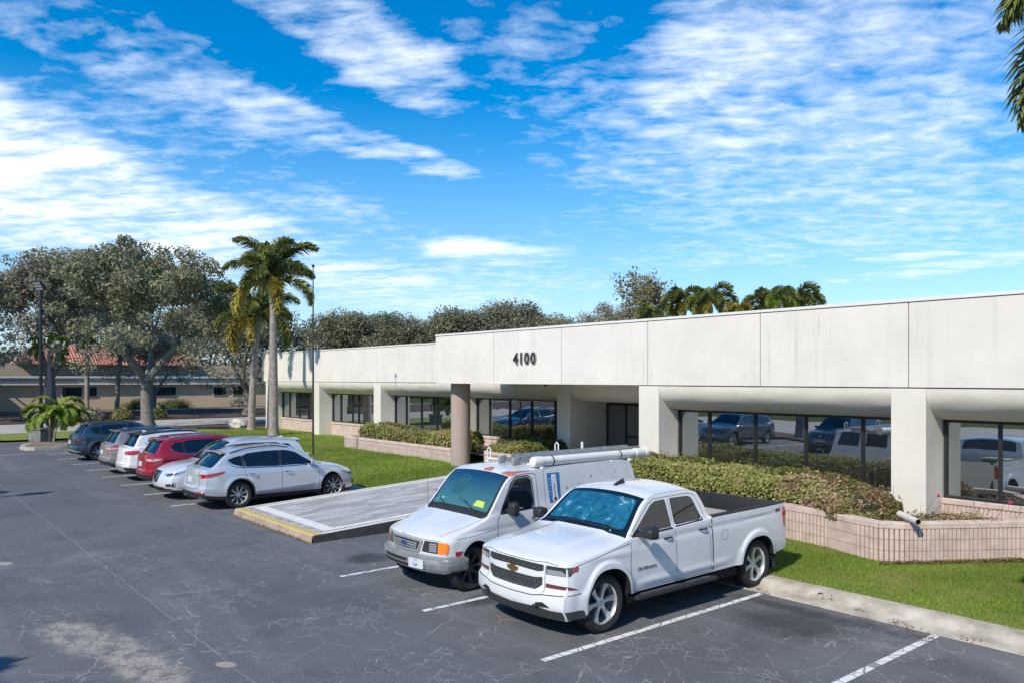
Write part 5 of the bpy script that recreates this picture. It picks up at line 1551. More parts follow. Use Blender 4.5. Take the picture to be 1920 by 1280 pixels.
for i, (x, y, s, r, l) in enumerate(((-71, 43.0, .84, .3, 'first oak of the row beyond the office roof counted from the thin pole'), (-68, 48.5, .88, 2.0, 'second oak of the row beyond the office roof counted from the thin pole'),
                                (-67.5, 54.5, .98, 4.1, 'tallest oak of the row beyond the office roof, above the parapet step'), (-62.5, 57.0, .84, 5.2, 'last dark oak of the row beyond the office roof before the open gap'))):
    oak('C', x, y, .2, s, r, l, 'oaks beyond the office roof')
oak('T', -60.5, 60.5, .2, .95, .5, 'sparse grey tree showing its twigs above the street number', 'sparse trees beyond the roof')
oak('T', -55.5, 61, .2, .98, 2.5, 'sparse grey tree between the street number and the brown-leaved tree', 'sparse trees beyond the roof')
oak('B', -47.5, 51.5, .2, .74, 4.5, 'grey leafy tree at the foot of the brown-leaved tree', None)
oak('R', -42.5, 49, .2, 1.0, 1.0, 'tall tree with sparse brown leaves rising above the parapet', None, 'brown_leaved_tree')

# ---- palms
palmleaf = blade_mat('palm_leaves', (.08, .115, .03), (.29, .31, .09), .35)
palmleaf_y = blade_mat('palm_leaves_yellow', (.19, .17, .03), (.52, .43, .10), .35)
palmleaf_g = blade_mat('palm_leaves_bright', (.14, .22, .03), (.38, .48, .08), .45)
shaftm = simple('crownshaft_green', (.22, .25, .15), .5, var=.2, vs=6)
def frond_mesh(seed, ln, droop, leaf, n, plume=True, wid=.022, stiff=.2):
    rng = random.Random(seed); vs = []; fs = []
    pts = []
    p = Vector((0, 0, 0)); el = .95
    N_ = 22
    for i in range(N_+1):
        t = i/N_
        e = el - droop*t**1.35
        pts.append(p.copy())
        p = p+Vector((math.cos(e), 0, math.sin(e)))*ln/N_
    mb = MB(); mb.tube(pts, [lerp(.028, .006, i/N_) for i in range(N_+1)], 5, cap=False)
    for k in range(n):
        t = .10+.90*(k+rng.random())/n
        i = min(N_-1, int(t*N_)); q = pts[i].lerp(pts[i+1], t*N_-i); tan = (pts[i+1]-pts[i]).normalized()
        side = Vector((0, 1, 0)); up = side.cross(tan)*-1
        if plume: a = rng.uniform(0, 2*PI)
        else: a = rng.choice((-1, 1))*PI/2+PI/2*0+rng.uniform(-.25, .25)+ (0)
        if plume: d = side*math.cos(a)+up*math.sin(a)
        else: d = side*(1 if k % 2 else -1)*math.cos(.35)+up*(.35+rng.uniform(-.15, .15))
        L_ = leaf*math.sin(PI*min(1, .12+.86*t))**.6*rng.uniform(.8, 1.1)
        d = (d*.85+tan*(.55+stiff)).normalized()
        tip = q+d*L_+Vector((0, 0, -1))*L_*(.22 if plume else .30)
        mid = q+d*L_*.55
        w = d.cross(tan if plume else up)
        if w.length < .05: w = side
        w = w.normalized()*wid
        b = len(mb.v)
        mb.v += [tuple(q-w*.4), tuple(q+w*.4), tuple(mid+w), tuple(mid-w), tuple(tip)]
        mb.f += [(b, b+1, b+2, b+3), (b+3, b+2, b+4)]; mb.m += [0, 0]
    return mb
FR = {}
def frond_proto(key, mat, **k): FR[key] = [frond_mesh(seed=s, **k) for s in (1, 2, 3)]+[mat]
frond_proto('fox', palmleaf, ln=3.0, droop=1.7, leaf=.66, n=300, wid=.045)
frond_proto('foxy', palmleaf_y, ln=2.9, droop=2.3, leaf=.66, n=280, wid=.045)
frond_proto('near', palmleaf, ln=2.9, droop=2.0, leaf=.5, n=700, wid=.017)
frond_proto('chr', palmleaf_g, ln=1.75, droop=2.3, leaf=.55, n=80, plume=False, wid=.045)
frond_proto('far', palmleaf, ln=2.3, droop=2.5, leaf=.6, n=190, wid=.055)
frond_proto('farg', palmleaf_g, ln=2.3, droop=2.3, leaf=.5, n=280, wid=.035)
frond_proto('fary', palmleaf_y, ln=1.9, droop=2.6, leaf=.5, n=280, wid=.035)
LINKED = {}
def put_frond(key, i, parent, loc, az, tilt, sc=1.0):
    k = (key, i)
    if k not in LINKED:
        o = FR[key][i].build('frond', FR[key][3], parent); LINKED[k] = o
    else:
        o = LINKED[k].copy(); COL.objects.link(o); o.parent = parent
    o.location = loc; o.rotation_euler = (0, tilt, az); o.scale = (sc,)*3
    return o
def palm(x, y, z, h, label, keys=('fox',), n=14, lean=(0, 0), r0=.20, r1=.13, shaft=1.0, group=None, seed=0, sc=1.0, name='palm_tree', tilts=(-.45, 1.0), bulge_=True, zoff=0, azs=None):
    rng = random.Random(seed)
    t = empty(name, (x, y, z), 0, label, 'palm', group)
    pts = []; rad = []
    for i in range(13):
        u = i/12
        pts.append(Vector((lean[0]*u*u, lean[1]*u*u, h*u-.1*(i == 0))))
        rad.append(lerp(r0, r1, u)*(1.25 if i == 0 else 1)*(1+.06*math.sin(u*PI)))
    m = MB(); m.tube(pts, rad, 14, cap=False)
    # ring scars
    k = int(h/.22)
    for i in range(1, k):
        u = i/k; r = lerp(r0, r1, u)*(1+.06*math.sin(u*PI))+.006
        m.lathe([(r-.01, h*u-.015), (r, h*u), (r-.01, h*u+.015)], 12, 'Z', (lean[0]*u*u, lean[1]*u*u, 0))
    m.build('trunk', bark_l, t, smooth=True)
    top = pts[-1]
    if shaft:
        m = MB(); m.tube([top, top+Vector((0, 0, shaft*.25)), top+Vector((0, 0, shaft*.8)), top+Vector((0, 0, shaft*1.15))], [r1*1.25, r1*1.3, r1*.75, r1*.35], 12); m.build('crownshaft', shaftm, t, smooth=True)
    for i in range(n):
        az = 2*PI*i*.381966+rng.uniform(-.2, .2)
        if azs: az = azs[i % len(azs)]+rng.uniform(-.1, .1)
        tl = lerp(tilts[0], tilts[1], i/(n-1))+rng.uniform(-.1, .1)
        put_frond(keys[i*len(keys)//n], rng.randrange(3), t, top+Vector((0, 0, shaft*lerp(1.1, .75, i/n)+zoff)), az, tl, sc*rng.uniform(.88, 1.1))
    if bulge_:
        m = MB(); m.tube([top+Vector((0, 0, shaft)), top+Vector((.05, .02, shaft+1.1)), top+Vector((.08, .03, shaft+1.9))], [.03, .02, .004], 5); m.build('spear_leaf', FR['fox'][3], t)
    return t
palm(-42.9, 17.9, .30, 7.4, 'tallest palm with grey trunk before the office corner, standing right of its twin', ('fox', 'fox', 'fox', 'foxy'), 14, (.15, -.1), .27, .17, 1.35, seed=2, sc=1.1, tilts=(-.6, .75))
palm(-48.5, 18.8, .28, 6.0, 'shorter yellower palm with pale trunk, standing left of the tallest palm', ('fox', 'fox', 'foxy'), 13, (.5, .2), .24, .15, 1.1, seed=5, sc=1.1, tilts=(-.35, 1.0), bulge_=False)
# many-stemmed small palm on the island
t = empty('cluster_palm', (-47.9, 7.6, .15), 0, 'low bright green palm with several pale stems on the parking island', 'palm')
rng = random.Random(4)
for i, (dx, dy, hh) in enumerate(((-.25, .1, 1.25), (.22, .0, 1.45), (.02, .3, 1.7), (.35, .35, 1.3))):
    m = MB(); m.tube([(dx*.5, dy*.5, -.1), (dx*.7, dy*.7, hh*.4), (dx*1.5, dy*1.5, hh)], [.065, .05, .045], 8); m.build('stem', simple('stem_pale', (.42, .34, .27), .8, var=.3, vs=9) if 'stem_pale' not in MATS else MATS['stem_pale'], t, smooth=True)
    for k in range(9):
        put_frond('chr', rng.randrange(3), t, (dx*1.5, dy*1.5, hh), rng.uniform(0, 2*PI), rng.uniform(-.35, .75), rng.uniform(.75, 1.05))
palm(-75.5, 12.0, .2, 5.3, 'bright green palm showing in front of the wide oak beside the street lamp', ('farg',), 12, (0, 0), .2, .14, .6, seed=9, sc=.85, bulge_=False)
palm(-87, 17.1, .3, 6.3, 'dark-trunked palm before the red tile roof, left of the other dark trunk', ('far',), 9, (0, 0), .21, .2, .3, 'dark-trunked palms before the tile roof', 10, .7, bulge_=False)
palm(-85.1, 19.4, .3, 6.6, 'dark-trunked palm before the red tile roof, nearer the large oak', ('far',), 9, (.3, .4), .23, .2, .3, 'dark-trunked palms before the tile roof', 11, .7, bulge_=False)
G2 = 'palms rising behind the office roof'
def bpalm(px, Y, ztop, seed, label, keys=('far',), sc=1.0, n=13):
    u = (px-960)/1473; tt = Y/(.6365+.7713*u); X = tt*(-.7713+.6365*u)
    palm(X, Y, .2, ztop-1.9*sc, label, keys, n, (0, 0), .2, .15, .8, G2, seed, sc, bulge_=False, tilts=(-.3, 1.1))
bpalm(1226, 45, 8.9, 20, 'leftmost dark green palm behind the roof, touching the brown-leaved tree')
bpalm(1283, 46, 9.9, 21, 'second palm behind the roof with yellowing lower fronds', ('far', 'far', 'fary'))
bpalm(1332, 45, 9.6, 22, 'palm behind the roof whose top fronds arch to the right', ('far', 'far', 'fary'), .95)
bpalm(1382, 44, 8.2, 23, 'small yellow palm barely clearing the roof', ('fary', 'farg'), .75)
bpalm(1438, 46, 9.3, 24, 'drooping palm of the separate pair behind the roof, the left one', ('far',), .98)
bpalm(1463, 43, 8.5, 25, 'bright young palm low between the separate pair behind the roof', ('far', 'farg'), .6)
bpalm(1490, 46, 9.2, 26, 'rightmost palm behind the roof, the right one of the separate pair', ('far',), .98)
# near palm whose fronds hang into the top right corner
palm(-.27, 7.98, 0.0, 5.75, 'near palm whose fronds hang into the upper right corner of the view', ('near',), 16, (0, 0), .22, .15, 1.1, None, 31, 1.05, bulge_=False, tilts=(-.1, .95))

# ---- hedges
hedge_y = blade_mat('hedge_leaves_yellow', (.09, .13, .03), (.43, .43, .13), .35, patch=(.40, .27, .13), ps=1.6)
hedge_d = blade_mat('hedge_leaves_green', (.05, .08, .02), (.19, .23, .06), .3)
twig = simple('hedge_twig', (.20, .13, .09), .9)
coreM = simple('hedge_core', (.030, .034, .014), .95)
dry = blade_mat('dry_leaves', (.22, .12, .07), (.48, .33, .22), .2)
def hedge(label, path, w, z0, hf, n, leaf, mats, seed=0, dryf=None, name='hedge'):
    """clipped hedge along a path; hf(t) gives the height"""
    rng = random.Random(seed)
    P = [Vector(p) for p in path]; ls = [0]
    for a, b in zip(P[:-1], P[1:]): ls.append(ls[-1]+(b-a).length)
    def at(t):
        d = t*ls[-1]
        for i in range(len(P)-1):
            if d <= ls[i+1] or i == len(P)-2:
                u = (d-ls[i])/(ls[i+1]-ls[i]); return P[i].lerp(P[i+1], u), (P[i+1]-P[i]).normalized()
    root = empty(name, (P[0].x, P[0].y, z0), 0, label, 'hedge')
    base = Vector((P[0].x, P[0].y, z0))
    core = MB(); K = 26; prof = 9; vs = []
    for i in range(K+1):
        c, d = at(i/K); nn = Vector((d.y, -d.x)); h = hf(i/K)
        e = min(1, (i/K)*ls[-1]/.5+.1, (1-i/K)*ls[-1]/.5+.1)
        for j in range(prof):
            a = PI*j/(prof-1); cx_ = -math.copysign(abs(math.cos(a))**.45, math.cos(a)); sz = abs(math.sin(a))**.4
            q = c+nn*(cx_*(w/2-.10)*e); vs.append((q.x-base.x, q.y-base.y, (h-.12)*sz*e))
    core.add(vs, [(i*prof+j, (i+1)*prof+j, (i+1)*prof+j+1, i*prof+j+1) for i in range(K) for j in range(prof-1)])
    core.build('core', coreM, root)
    groups = {}
    for k in range(n):
        t = rng.random(); c, d = at(t); nn = Vector((d.y, -d.x)); h = hf(t)
        a = PI*rng.random(); ex = -math.copysign(abs(math.cos(a))**.45, math.cos(a)); sz = abs(math.sin(a))**.4
        e = min(1, (t*ls[-1]/.35)**.5+.15, ((1-t)*ls[-1]/.35)**.5+.15)
        x3 = c+nn*(ex*w/2*e)
        lump = .15*noise.noise(Vector((x3.x*1.1, x3.y*1.1, a*1.5+seed)))+.05*noise.noise(Vector((x3.x*4, x3.y*4, a*4)))
        z = h*sz*e
        nrm = Vector((nn.x*ex, nn.y*ex, sz*.9)).normalized()
        depth = -abs(rng.gauss(0, .08))+(.14*rng.random() if rng.random() < .03 else 0)
        p = Vector((x3.x, x3.y, z0+z))+nrm*(lump+depth)
        if p.z < z0+.01: p.z = z0+rng.random()*.2
        sel = rng.random()+.55*noise.noise(Vector((p.x*1.3, p.y*1.3, p.z*2)))
        mi = 0
        if dryf and sel < dryf(t): mi = 1
        vs_, fs_ = groups.setdefault(mi, ([], []))
        leafq(vs_, fs_, p-base, (nrm+rv(rng)*1.1).normalized(), leaf*rng.uniform(.6, 1.3), .55, rng)
    for mi, (a, b) in groups.items():
        m = MB(); m.add(a, b); o = m.build('foliage' if mi == 0 else 'dry_foliage', mats[mi], root)
    m = MB()
    for k in range(int(ls[-1]*10)):
        t = rng.random(); c, d = at(t); nn = Vector((d.y, -d.x)); e = rng.uniform(-.9, .9)*w/2
        p = Vector((c.x+nn.x*e-base.x, c.y+nn.y*e-base.y, hf(t)*.8)); q = p+Vector((rng.uniform(-.12, .12), rng.uniform(-.12, .12), rng.uniform(.2, .42)*(1 if rng.random() < .3 else .6)))
        m.tube([p, q], [.005, .002], 4, cap=False)
    m.build('twigs', twig, root)['kind'] = 'stuff'
    return root
hedge('wide yellow-green clipped hedge in the planter before the right-hand window bay, dry at one end', [(-15.2, 15.72), (-9.0, 15.70), (-8.0, 15.45), (-7.15, 15.0)], 1.55, .74,
      lambda t: lerp(.80, .70, t) if t < .80 else lerp(.70, .30, (t-.80)/.20), 46000, .038, [hedge_y, dry], 1, lambda t: -.05+.75*sst(.68, .86, t)*(1-.5*sst(.9, 1, t)))
hedge('yellow-green hedge in the long pink planter left of the round column', [(-33.0, 18.55), (-24.8, 18.45)], 1.5, .62, lambda t: .72+.1*math.sin(t*9), 17000, .055, [hedge_y, dry], 2, lambda t: .10)
hedge('hedge under the portico by the entrance, its shade put into dark leaves', [(-23.8, 19.3), (-20.9, 19.4)], 1.5, .62, lambda t: .62, 8000, .05, [hedge_d, dry], 3, lambda t: .02)  # portico shade painted in as a darker leaf colour
hedge('sunlit bit of the portico hedge in lighter leaves, at the planter end', [(-23.2, 18.25), (-21.0, 18.15)], .8, .62, lambda t: .45, 5500, .05, [hedge_y, dry], 4, lambda t: .05)  # sunlit bits of the same hedge, painted as lighter leaves
hedge('scrubby flowering remains in the planter beside the right-hand pier', [(-6.6, 15.2), (-5.9, 16.5)], .5, .74, lambda t: .16, 900, .035, [hedge_y, dry], 5, lambda t: .5)
# shrubs of the far verge
def shrub(x, y, r, h, label, mat, n=900, leaf=.09, seed=0, name='shrub'):
    rng = random.Random(seed); root = empty(name, (x, y, .1), 0, label, 'shrub')
    vs = []; fs = []
    for _ in range(n):
        v = rv(rng).normalized(); v.z = abs(v.z)
        k = 1+.25*noise.noise(v*2+Vector((seed, 0, 0)))
        p = Vector((v.x*r*k, v.y*r*k, v.z*h*k))*rng.uniform(.75, 1)
        leafq(vs, fs, p, (v+rv(rng)*.9).normalized(), leaf*rng.uniform(.6, 1.3), .5, rng)
    m = MB(); m.add(vs, fs); m.build('foliage', mat, root)
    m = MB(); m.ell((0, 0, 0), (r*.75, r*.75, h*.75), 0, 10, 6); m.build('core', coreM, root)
    m = MB()
    for a in range(4): m.tube([(0, 0, -.1), (math.cos(a*1.6)*r*.5, math.sin(a*1.6)*r*.5, h*.7)], .02, 4)
    m.build('stem', twig, root)
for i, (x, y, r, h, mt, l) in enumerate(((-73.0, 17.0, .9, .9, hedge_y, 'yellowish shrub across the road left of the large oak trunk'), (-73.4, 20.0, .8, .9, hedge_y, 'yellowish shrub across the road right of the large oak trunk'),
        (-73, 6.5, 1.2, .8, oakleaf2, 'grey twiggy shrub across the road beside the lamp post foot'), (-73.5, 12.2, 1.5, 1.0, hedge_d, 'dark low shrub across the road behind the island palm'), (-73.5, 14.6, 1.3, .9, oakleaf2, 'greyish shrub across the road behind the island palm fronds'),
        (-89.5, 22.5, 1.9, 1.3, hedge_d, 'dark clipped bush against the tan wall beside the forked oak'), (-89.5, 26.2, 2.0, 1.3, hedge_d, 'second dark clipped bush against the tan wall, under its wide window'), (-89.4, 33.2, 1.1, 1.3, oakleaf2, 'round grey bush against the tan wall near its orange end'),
        (-72.8, 3.6, .9, .6, hedge_y, 'small yellow shrub at the far left across the road'))):
    shrub(x, y, r, h, l, mt, 1500, .09, i)
# bare twigs and a few pink flowers near the right-hand window
t = empty('flowering_creeper', (-5.9, 16.0, .74), 0, 'bare straggling creeper with a few pink flowers before the right-hand window', 'plant')
rng = random.Random(12); m = MB(); fl = MB(); lf = ([], [])
for k in range(13):
    a = rng.uniform(-.9, 1.6); b0 = Vector((rng.uniform(-1.1, .7), rng.uniform(-.4, .5), 0)); p = b0.copy(); pts = [p.copy()]
    d = Vector((math.cos(a)*.6, rng.uniform(-.2, .2), 1)).normalized()
    for i in range(6):
        d = (d+rv(rng)*.45+Vector((.05, 0, -.07*i))).normalized(); p = p+d*rng.uniform(.06, .13); pts.append(p.copy())
    m.tube(pts, [.008-.001*i for i in range(7)], 4, cap=False)
    for i in range(5): leafq(lf[0], lf[1], rng.choice(pts)+rv(rng)*.03, rv(rng).normalized(), .022, .6, rng)
    if k in (3, 7): 
        for i in range(7): leafq(fl.v, fl.f, p+rv(rng)*.03, rv(rng).normalized(), .03, .8, rng); fl.m.append(0)
fl.v = [tuple(v) for v in fl.v]
m.build('stems', twig, t)['kind'] = 'stuff'; fl.build('flowers', simple('petal_pink', (.65, .04, .22), .5), t); m = MB(); m.add(*lf); m.build('foliage', hedge_y, t)

# ---- grass blades on the lawns
grassm = blade_mat('grass_blades', (.14, .21, .03), (.34, .46, .075), .45, patch=(.40, .36, .14))
def grass(name, boxf, n, h, w, seed, label):
    rng = random.Random(seed); vs = []; fs = []
    for _ in range(n):
        x, y, k = boxf(rng)
        z = lawn_z(x, y); hh = h*rng.uniform(.5, 1.3)*k; a = rng.uniform(0, 2*PI); dx, dy = math.cos(a)*w, math.sin(a)*w
        lx, ly = rng.uniform(-.6, .6)*hh, rng.uniform(-.6, .6)*hh
        b = len(vs); vs += [(x-dx, y-dy, z-.005), (x+dx, y+dy, z-.005), (x+lx, y+ly, z+hh)]; fs.append((b, b+1, b+2))
    m = MB(); m.add(vs, fs); o = m.build(name, grassm); tag(o, label, 'grass', kind='stuff')
def fr(rng):
    x = -9.2+rng.random()**1.15*8.0; return x, 11.93+rng.random()**.9*(4.2), 1.0
def fl_(rng):
    x = -20.3-29*rng.random()**1.5; return x, 11.95+rng.random()*7.9, 1.0
grass('lawn_grass', fr, 120000, .042, .006, 1, 'short bright green lawn grass between the kerb and the fluted planter wall')
grass('lawn_grass', fl_, 130000, .06, .014, 2, 'green lawn grass before the long planter and the left-hand bays')
# ------------------------------------------------------------------ street furniture, far building, opposite side
blk = simple('pole_black', (.025, .028, .038), .45, .4)
def lamp(x, y, h, label, base=True, rz=.6):
    t = empty('street_lamp', (x, y, 0), rz, label, 'lamp')
    z0 = .75 if base else 0
    m = MB(); m.tube([(0, 0, z0), (0, 0, h)], [.10, .075], 12); m.build('pole', blk, t, smooth=True)
    m = MB(); m.lathe([(0, z0), (.22, z0), (.22, z0+.03), (.13, z0+.06), (.12, z0+.3)], 14); m.build('base_plate', blk, t, smooth=True)
    m = MB(); M_ = Matrix.Translation((0, -.12, h+.12)) @ Matrix.Rotation(-1.0, 4, 'X')
    m.bbox(-.30, .30, -.28, .30, -.07, .07, .02, 0, M_); hd = m.build('lamp_head', blk, t, smooth=True)
    m = MB()
    for k in range(3): m.bbox(-.25, .25, -.22+k*.17, -.22+k*.17+.12, -.085, -.068, .004, 0, M_)
    m.build('led_panel', simple('led_off', (.30, .31, .31), .3) if 'led_off' not in MATS else MATS['led_off'], hd)
    if base:
        m = MB(); m.bbox(-.42, .42, -.42, .42, .0, .74, .05); m.bbox(-.47, .47, -.47, .47, .66, .76, .03); m.build('concrete_base', simple('base_concrete', (.24, .235, .22), .9, var=.4, vs=4, bmp=.4, bs=20), t, smooth=True)
    return t
lamp(-50.4, 7.6, 8.5, 'black street lamp with square head on a concrete block at the lawn edge')
# thin flagpole
t = empty('flagpole', (-31.7, 15.0, .15), 0, 'thin bare dark pole standing on the lawn behind the silver cars', 'pole')
m = MB(); m.tube([(0, 0, -.1), (0, 0, 4), (0, 0, 8.15)], [.045, .04, .022], 10); m.build('pole', simple('pole_bronze', (.075, .055, .045), .5, .5), t, smooth=True)
m = MB(); m.ell((0, 0, 8.2), (.07, .07, .06)); m.bbox(-.03, .12, -.02, .02, 8.12, 8.16, .005); m.build('truck_cap', blk, t, smooth=True)
# boulder
m = MB(); m.ell((0, 0, .2), (.95, .55, .42), 0, 20, 12)
m.v = [tuple(Vector(v)*(1+.28*noise.noise(Vector(v)*1.6))) for v in m.v]
o = m.build('boulder', simple('boulder_white', (.62, .56, .46), .9, var=.25, vs=3, bmp=.5, bs=12), smooth=True); o.location = (-52.8, 19.6, .15); tag(o, 'low pale boulder on the mulch left of the palm trunks', 'rock')
# drain pipes
pvc = simple('pvc', (.58, .54, .49), .5, var=.3, vs=8)
def drain(loc, rz, tilt, ln, r, label, rr=0):
    t = empty('drain_pipe', loc, rz, label, 'pipe')
    m = MB(); m.lathe([(r*.82, 0), (r, 0), (r, -ln), (0, -ln)], 20, 'Y'); o = m.build('tube', pvc, t, smooth=True)
    m.v = []; q = MB(); q.lathe([(r*.82, .0), (r*.80, -ln*.5), (0, -ln*.55)], 20, 'Y'); q2 = q.build('bore', CM['dark'], t, smooth=True)
    for a in (o, q2): a.rotation_euler = (tilt, 0, PI)
    return t
drain((-6.14, 14.38, .965), 1.0, -.10, .55, .06, 'white plastic drain pipe lying over the planter cap by the pier')
drain((-6.45, 11.63, .085), .35, .0, .35, .060, 'short broken drain pipe set into the kerb on the right')
# small clumps of litter by the kerb
dl = blade_mat('litter', (.10, .055, .03), (.30, .19, .11), .1)
rng = random.Random(3); vs, fs = [], []
for (x, y, r, n) in ((-6.45, 11.62, .25, 60), (-5.75, 11.5, .16, 30), (-5.15, 11.4, .2, 30), (-4.62, 11.05, .2, 40), (-4.2, 11.4, .18, 25), (-7.3, 11.36, .25, 35), (-4.95, 11.25, .3, 20), (-17, 7.28, .1, 0), (-10.2, 8.2, .5, 16), (-6, 9.5, 2.5, 16)):
    for _ in range(n):
        v = rv(rng); p = Vector((x+v.x*r, y+v.y*r*.6, .012+.03*abs(v.z)+ (.10*sst(11.5, 11.75, y+v.y*r*.6)))); leafq(vs, fs, p, (Vector((0, 0, 1))+rv(rng)*.8).normalized(), rng.uniform(.012, .032), .45, rng)
for _ in range(260):
    x = lerp(-20.1, -15.6, rng.random()); leafq(vs, fs, Vector((x, 7.30-.05*rng.random(), .01+.05*rng.random()**2)), (Vector((0, -1, .5))+rv(rng)*.8).normalized(), rng.uniform(.012, .035), .45, rng)
for _ in range(900):
    u = rng.random(); x = lerp(-6.6, -4.9, u); y = lerp(14.1, 16.2, max(0, (x+6.6)/1.7))-.1-.14*rng.random(); leafq(vs, fs, Vector((x, y, lawn_z(x, y)+.03+.05*rng.random())), (Vector((0, 0, 1))+rv(rng)*1.2).normalized(), rng.uniform(.015, .035), .45, rng)
m = MB(); m.add(vs, fs); o = m.build('dry_leaves', dl); tag(o, 'scattered dry leaves along the kerbs and planter foot', 'leaves', kind='stuff')

# ---- tan building across the road
Fb = empty('tan_building', (-96, 25, 0), 0, 'long tan stucco building with red tile roof and pale band beyond the road', 'building')
def fp(mb, name, mat, parent=None, **k):
    mb.v = [(v[0]+96, v[1]-25, v[2]) for v in mb.v]; return mb.build(name, mat, parent or Fb, **k)
tan = stucco('tan_stucco', (.78, .58, .40), False); tan2 = stucco('tan_upper', (.60, .48, .35), False); pale = stucco('pale_band', (.80, .78, .72), False)
m = MB(); m.box(-100, -92, 8, 42, .0, 2.9); m.box(-100, -93.5, 8, 42, 2.9, 5.0); fp(m, 'wall', tan)
m = MB(); m.box(-93.49, -93.3, 8, 42, 3.75, 4.95); fp(m, 'upper_wall', tan2)
m = MB(); m.box(-94, -91.6, 7.7, 42.3, 2.85, 3.75); m.box(-94, -91.45, 7.6, 42.4, 3.55, 3.75); fp(m, 'band', pale)
m = MB(); m.box(-91.598, -91.55, 10, 17, 3.15, 3.35); m.box(-91.598, -91.55, 20, 27, 3.15, 3.35); m.box(-91.598, -91.55, 29, 34, 3.15, 3.35); fp(m, 'band_groove', simple('groove_grey', (.30, .29, .28), .9))  # grooves drawn as flat grey strips on the band
tile, tt, tb = nt('roof_tiles')
P = objco(tt, world=True)
w = N(tt, 'ShaderNodeTexWave', bands_direction='Y', inp={'Scale': 1.0, 'Distortion': .6}); L(tt, P, w.inputs[0])
n = noise_(tt, 3, 5, .7, P)
L(tt, ramp(tt, n, [(.3, (.34, .12, .08)), (.7, (.56, .28, .20))]).outputs[0], tb.inputs['Base Color']); bump(tt, tb, w.outputs[1], .8, .15); tb.inputs['Roughness'].default_value = .9
m = MB()
m.add([(-92.6, 12, 4.95), (-92.6, 30, 4.95), (-97, 28, 7.2), (-97, 14, 7.2), (-101, 30, 4.95), (-101, 12, 4.95)], [(0, 1, 2, 3), (1, 4, 2), (0, 3, 5), (4, 5, 3, 2)])
for k in range(60):
    y = 12.3+k*.3
    a = Vector((-92.6, y, 4.97)); bz = min(1, min(y-12, 30-y)/2); b_ = Vector((lerp(-92.6, -97, bz), y, lerp(4.97, 7.22, bz)))
    m.tube([a, b_], .07, 5, cap=False)
fp(m, 'roof', tile)
for (y0, y1) in ((15.8, 17.6), (18.2, 19.0), (24.5, 27.0), (31.2, 32.6), (33.4, 35.0)):
    m = MB(); m.bbox(-91.99, -91.93, y0-.08, y1+.08, 1.55, 2.65, .01); wdo = fp(m, 'window', pale)
    m = MB(); m.box(-91.928, -91.915, y0, y1, 1.62, 2.58); m.box(-91.914, -91.90, (y0+y1)/2-.03, (y0+y1)/2+.03, 1.62, 2.58); fp(m, 'pane', CM['glass'], wdo)
# porch wing nearer the road, at the left
m = MB(); m.box(-92, -80.5, -9, 8.5, 2.9, 4.0); fp(m, 'porch_beam', pale)
m = MB(); m.add([(-80.0, -9.3, 4.0), (-80.0, 9.0, 4.0), (-86, 6, 7.6), (-86, -7, 7.6), (-93, 9, 4.0), (-93, -9.3, 4.0)], [(0, 1, 2, 3), (1, 4, 2), (0, 3, 5)]); fp(m, 'porch_roof', simple('porch_metal', (.42, .38, .24), .6, var=.2, vs=2))
for y in (-8.5, -5.5, .2, 2.2, 4.0, 8.1):
    m = MB(); m.bbox(-80.9, -80.5, y-.2, y+.2, .2, 2.9, .02); fp(m, 'porch_column', pale)
m = MB(); m.box(-92, -86, -9, 8.4, .2, 2.9); fp(m, 'porch_wall', simple('porch_tan', (.58, .42, .22), .9))

# ---- far tree masses closing the horizon
rng = random.Random(77)
def wood(label, p0, p1, h, n, seed):
    rng = random.Random(seed); vs, fs = [], []
    for _ in range(n):
        u = rng.random(); c = Vector(p0).lerp(Vector(p1), u)
        hh = h*(.7+.45*noise.noise(Vector((u*14, seed, 0)))+.2*noise.noise(Vector((u*50, seed, 1))))
        p = Vector((c.x+rng.uniform(-5, 5), c.y+rng.uniform(-5, 5), hh*rng.random()**.6)); leafq(vs, fs, p, (rv(rng)+Vector((0, 0, .4))).normalized(), rng.uniform(.18, .45), .6, rng)
    K = 120; cv = []
    for i in range(K+1):
        u = i/K; c = Vector(p0).lerp(Vector(p1), u); hh = h*(.7+.45*noise.noise(Vector((u*14, seed, 0)))+.2*noise.noise(Vector((u*50, seed, 1))))
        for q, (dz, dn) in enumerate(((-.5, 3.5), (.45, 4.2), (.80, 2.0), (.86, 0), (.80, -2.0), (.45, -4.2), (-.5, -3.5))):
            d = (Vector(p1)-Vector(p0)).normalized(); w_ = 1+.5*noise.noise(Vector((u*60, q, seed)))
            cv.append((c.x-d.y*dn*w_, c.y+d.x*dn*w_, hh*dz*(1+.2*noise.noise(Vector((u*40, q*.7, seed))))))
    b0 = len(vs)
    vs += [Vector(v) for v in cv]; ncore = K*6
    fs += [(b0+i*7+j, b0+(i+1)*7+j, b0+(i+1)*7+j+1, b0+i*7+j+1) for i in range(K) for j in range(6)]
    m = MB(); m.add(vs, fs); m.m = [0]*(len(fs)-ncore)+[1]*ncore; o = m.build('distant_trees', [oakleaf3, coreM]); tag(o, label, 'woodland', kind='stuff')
wood('distant mass of trees behind the tan building', (-125, -60), (-118, 90), 10, 26000, 1)
wood('distant mass of trees beyond the office building', (-115, 95), (60, 150), 9, 26000, 2)
wood('trees across the street behind the camera', (-90, -50), (80, -46), 12, 42000, 3)
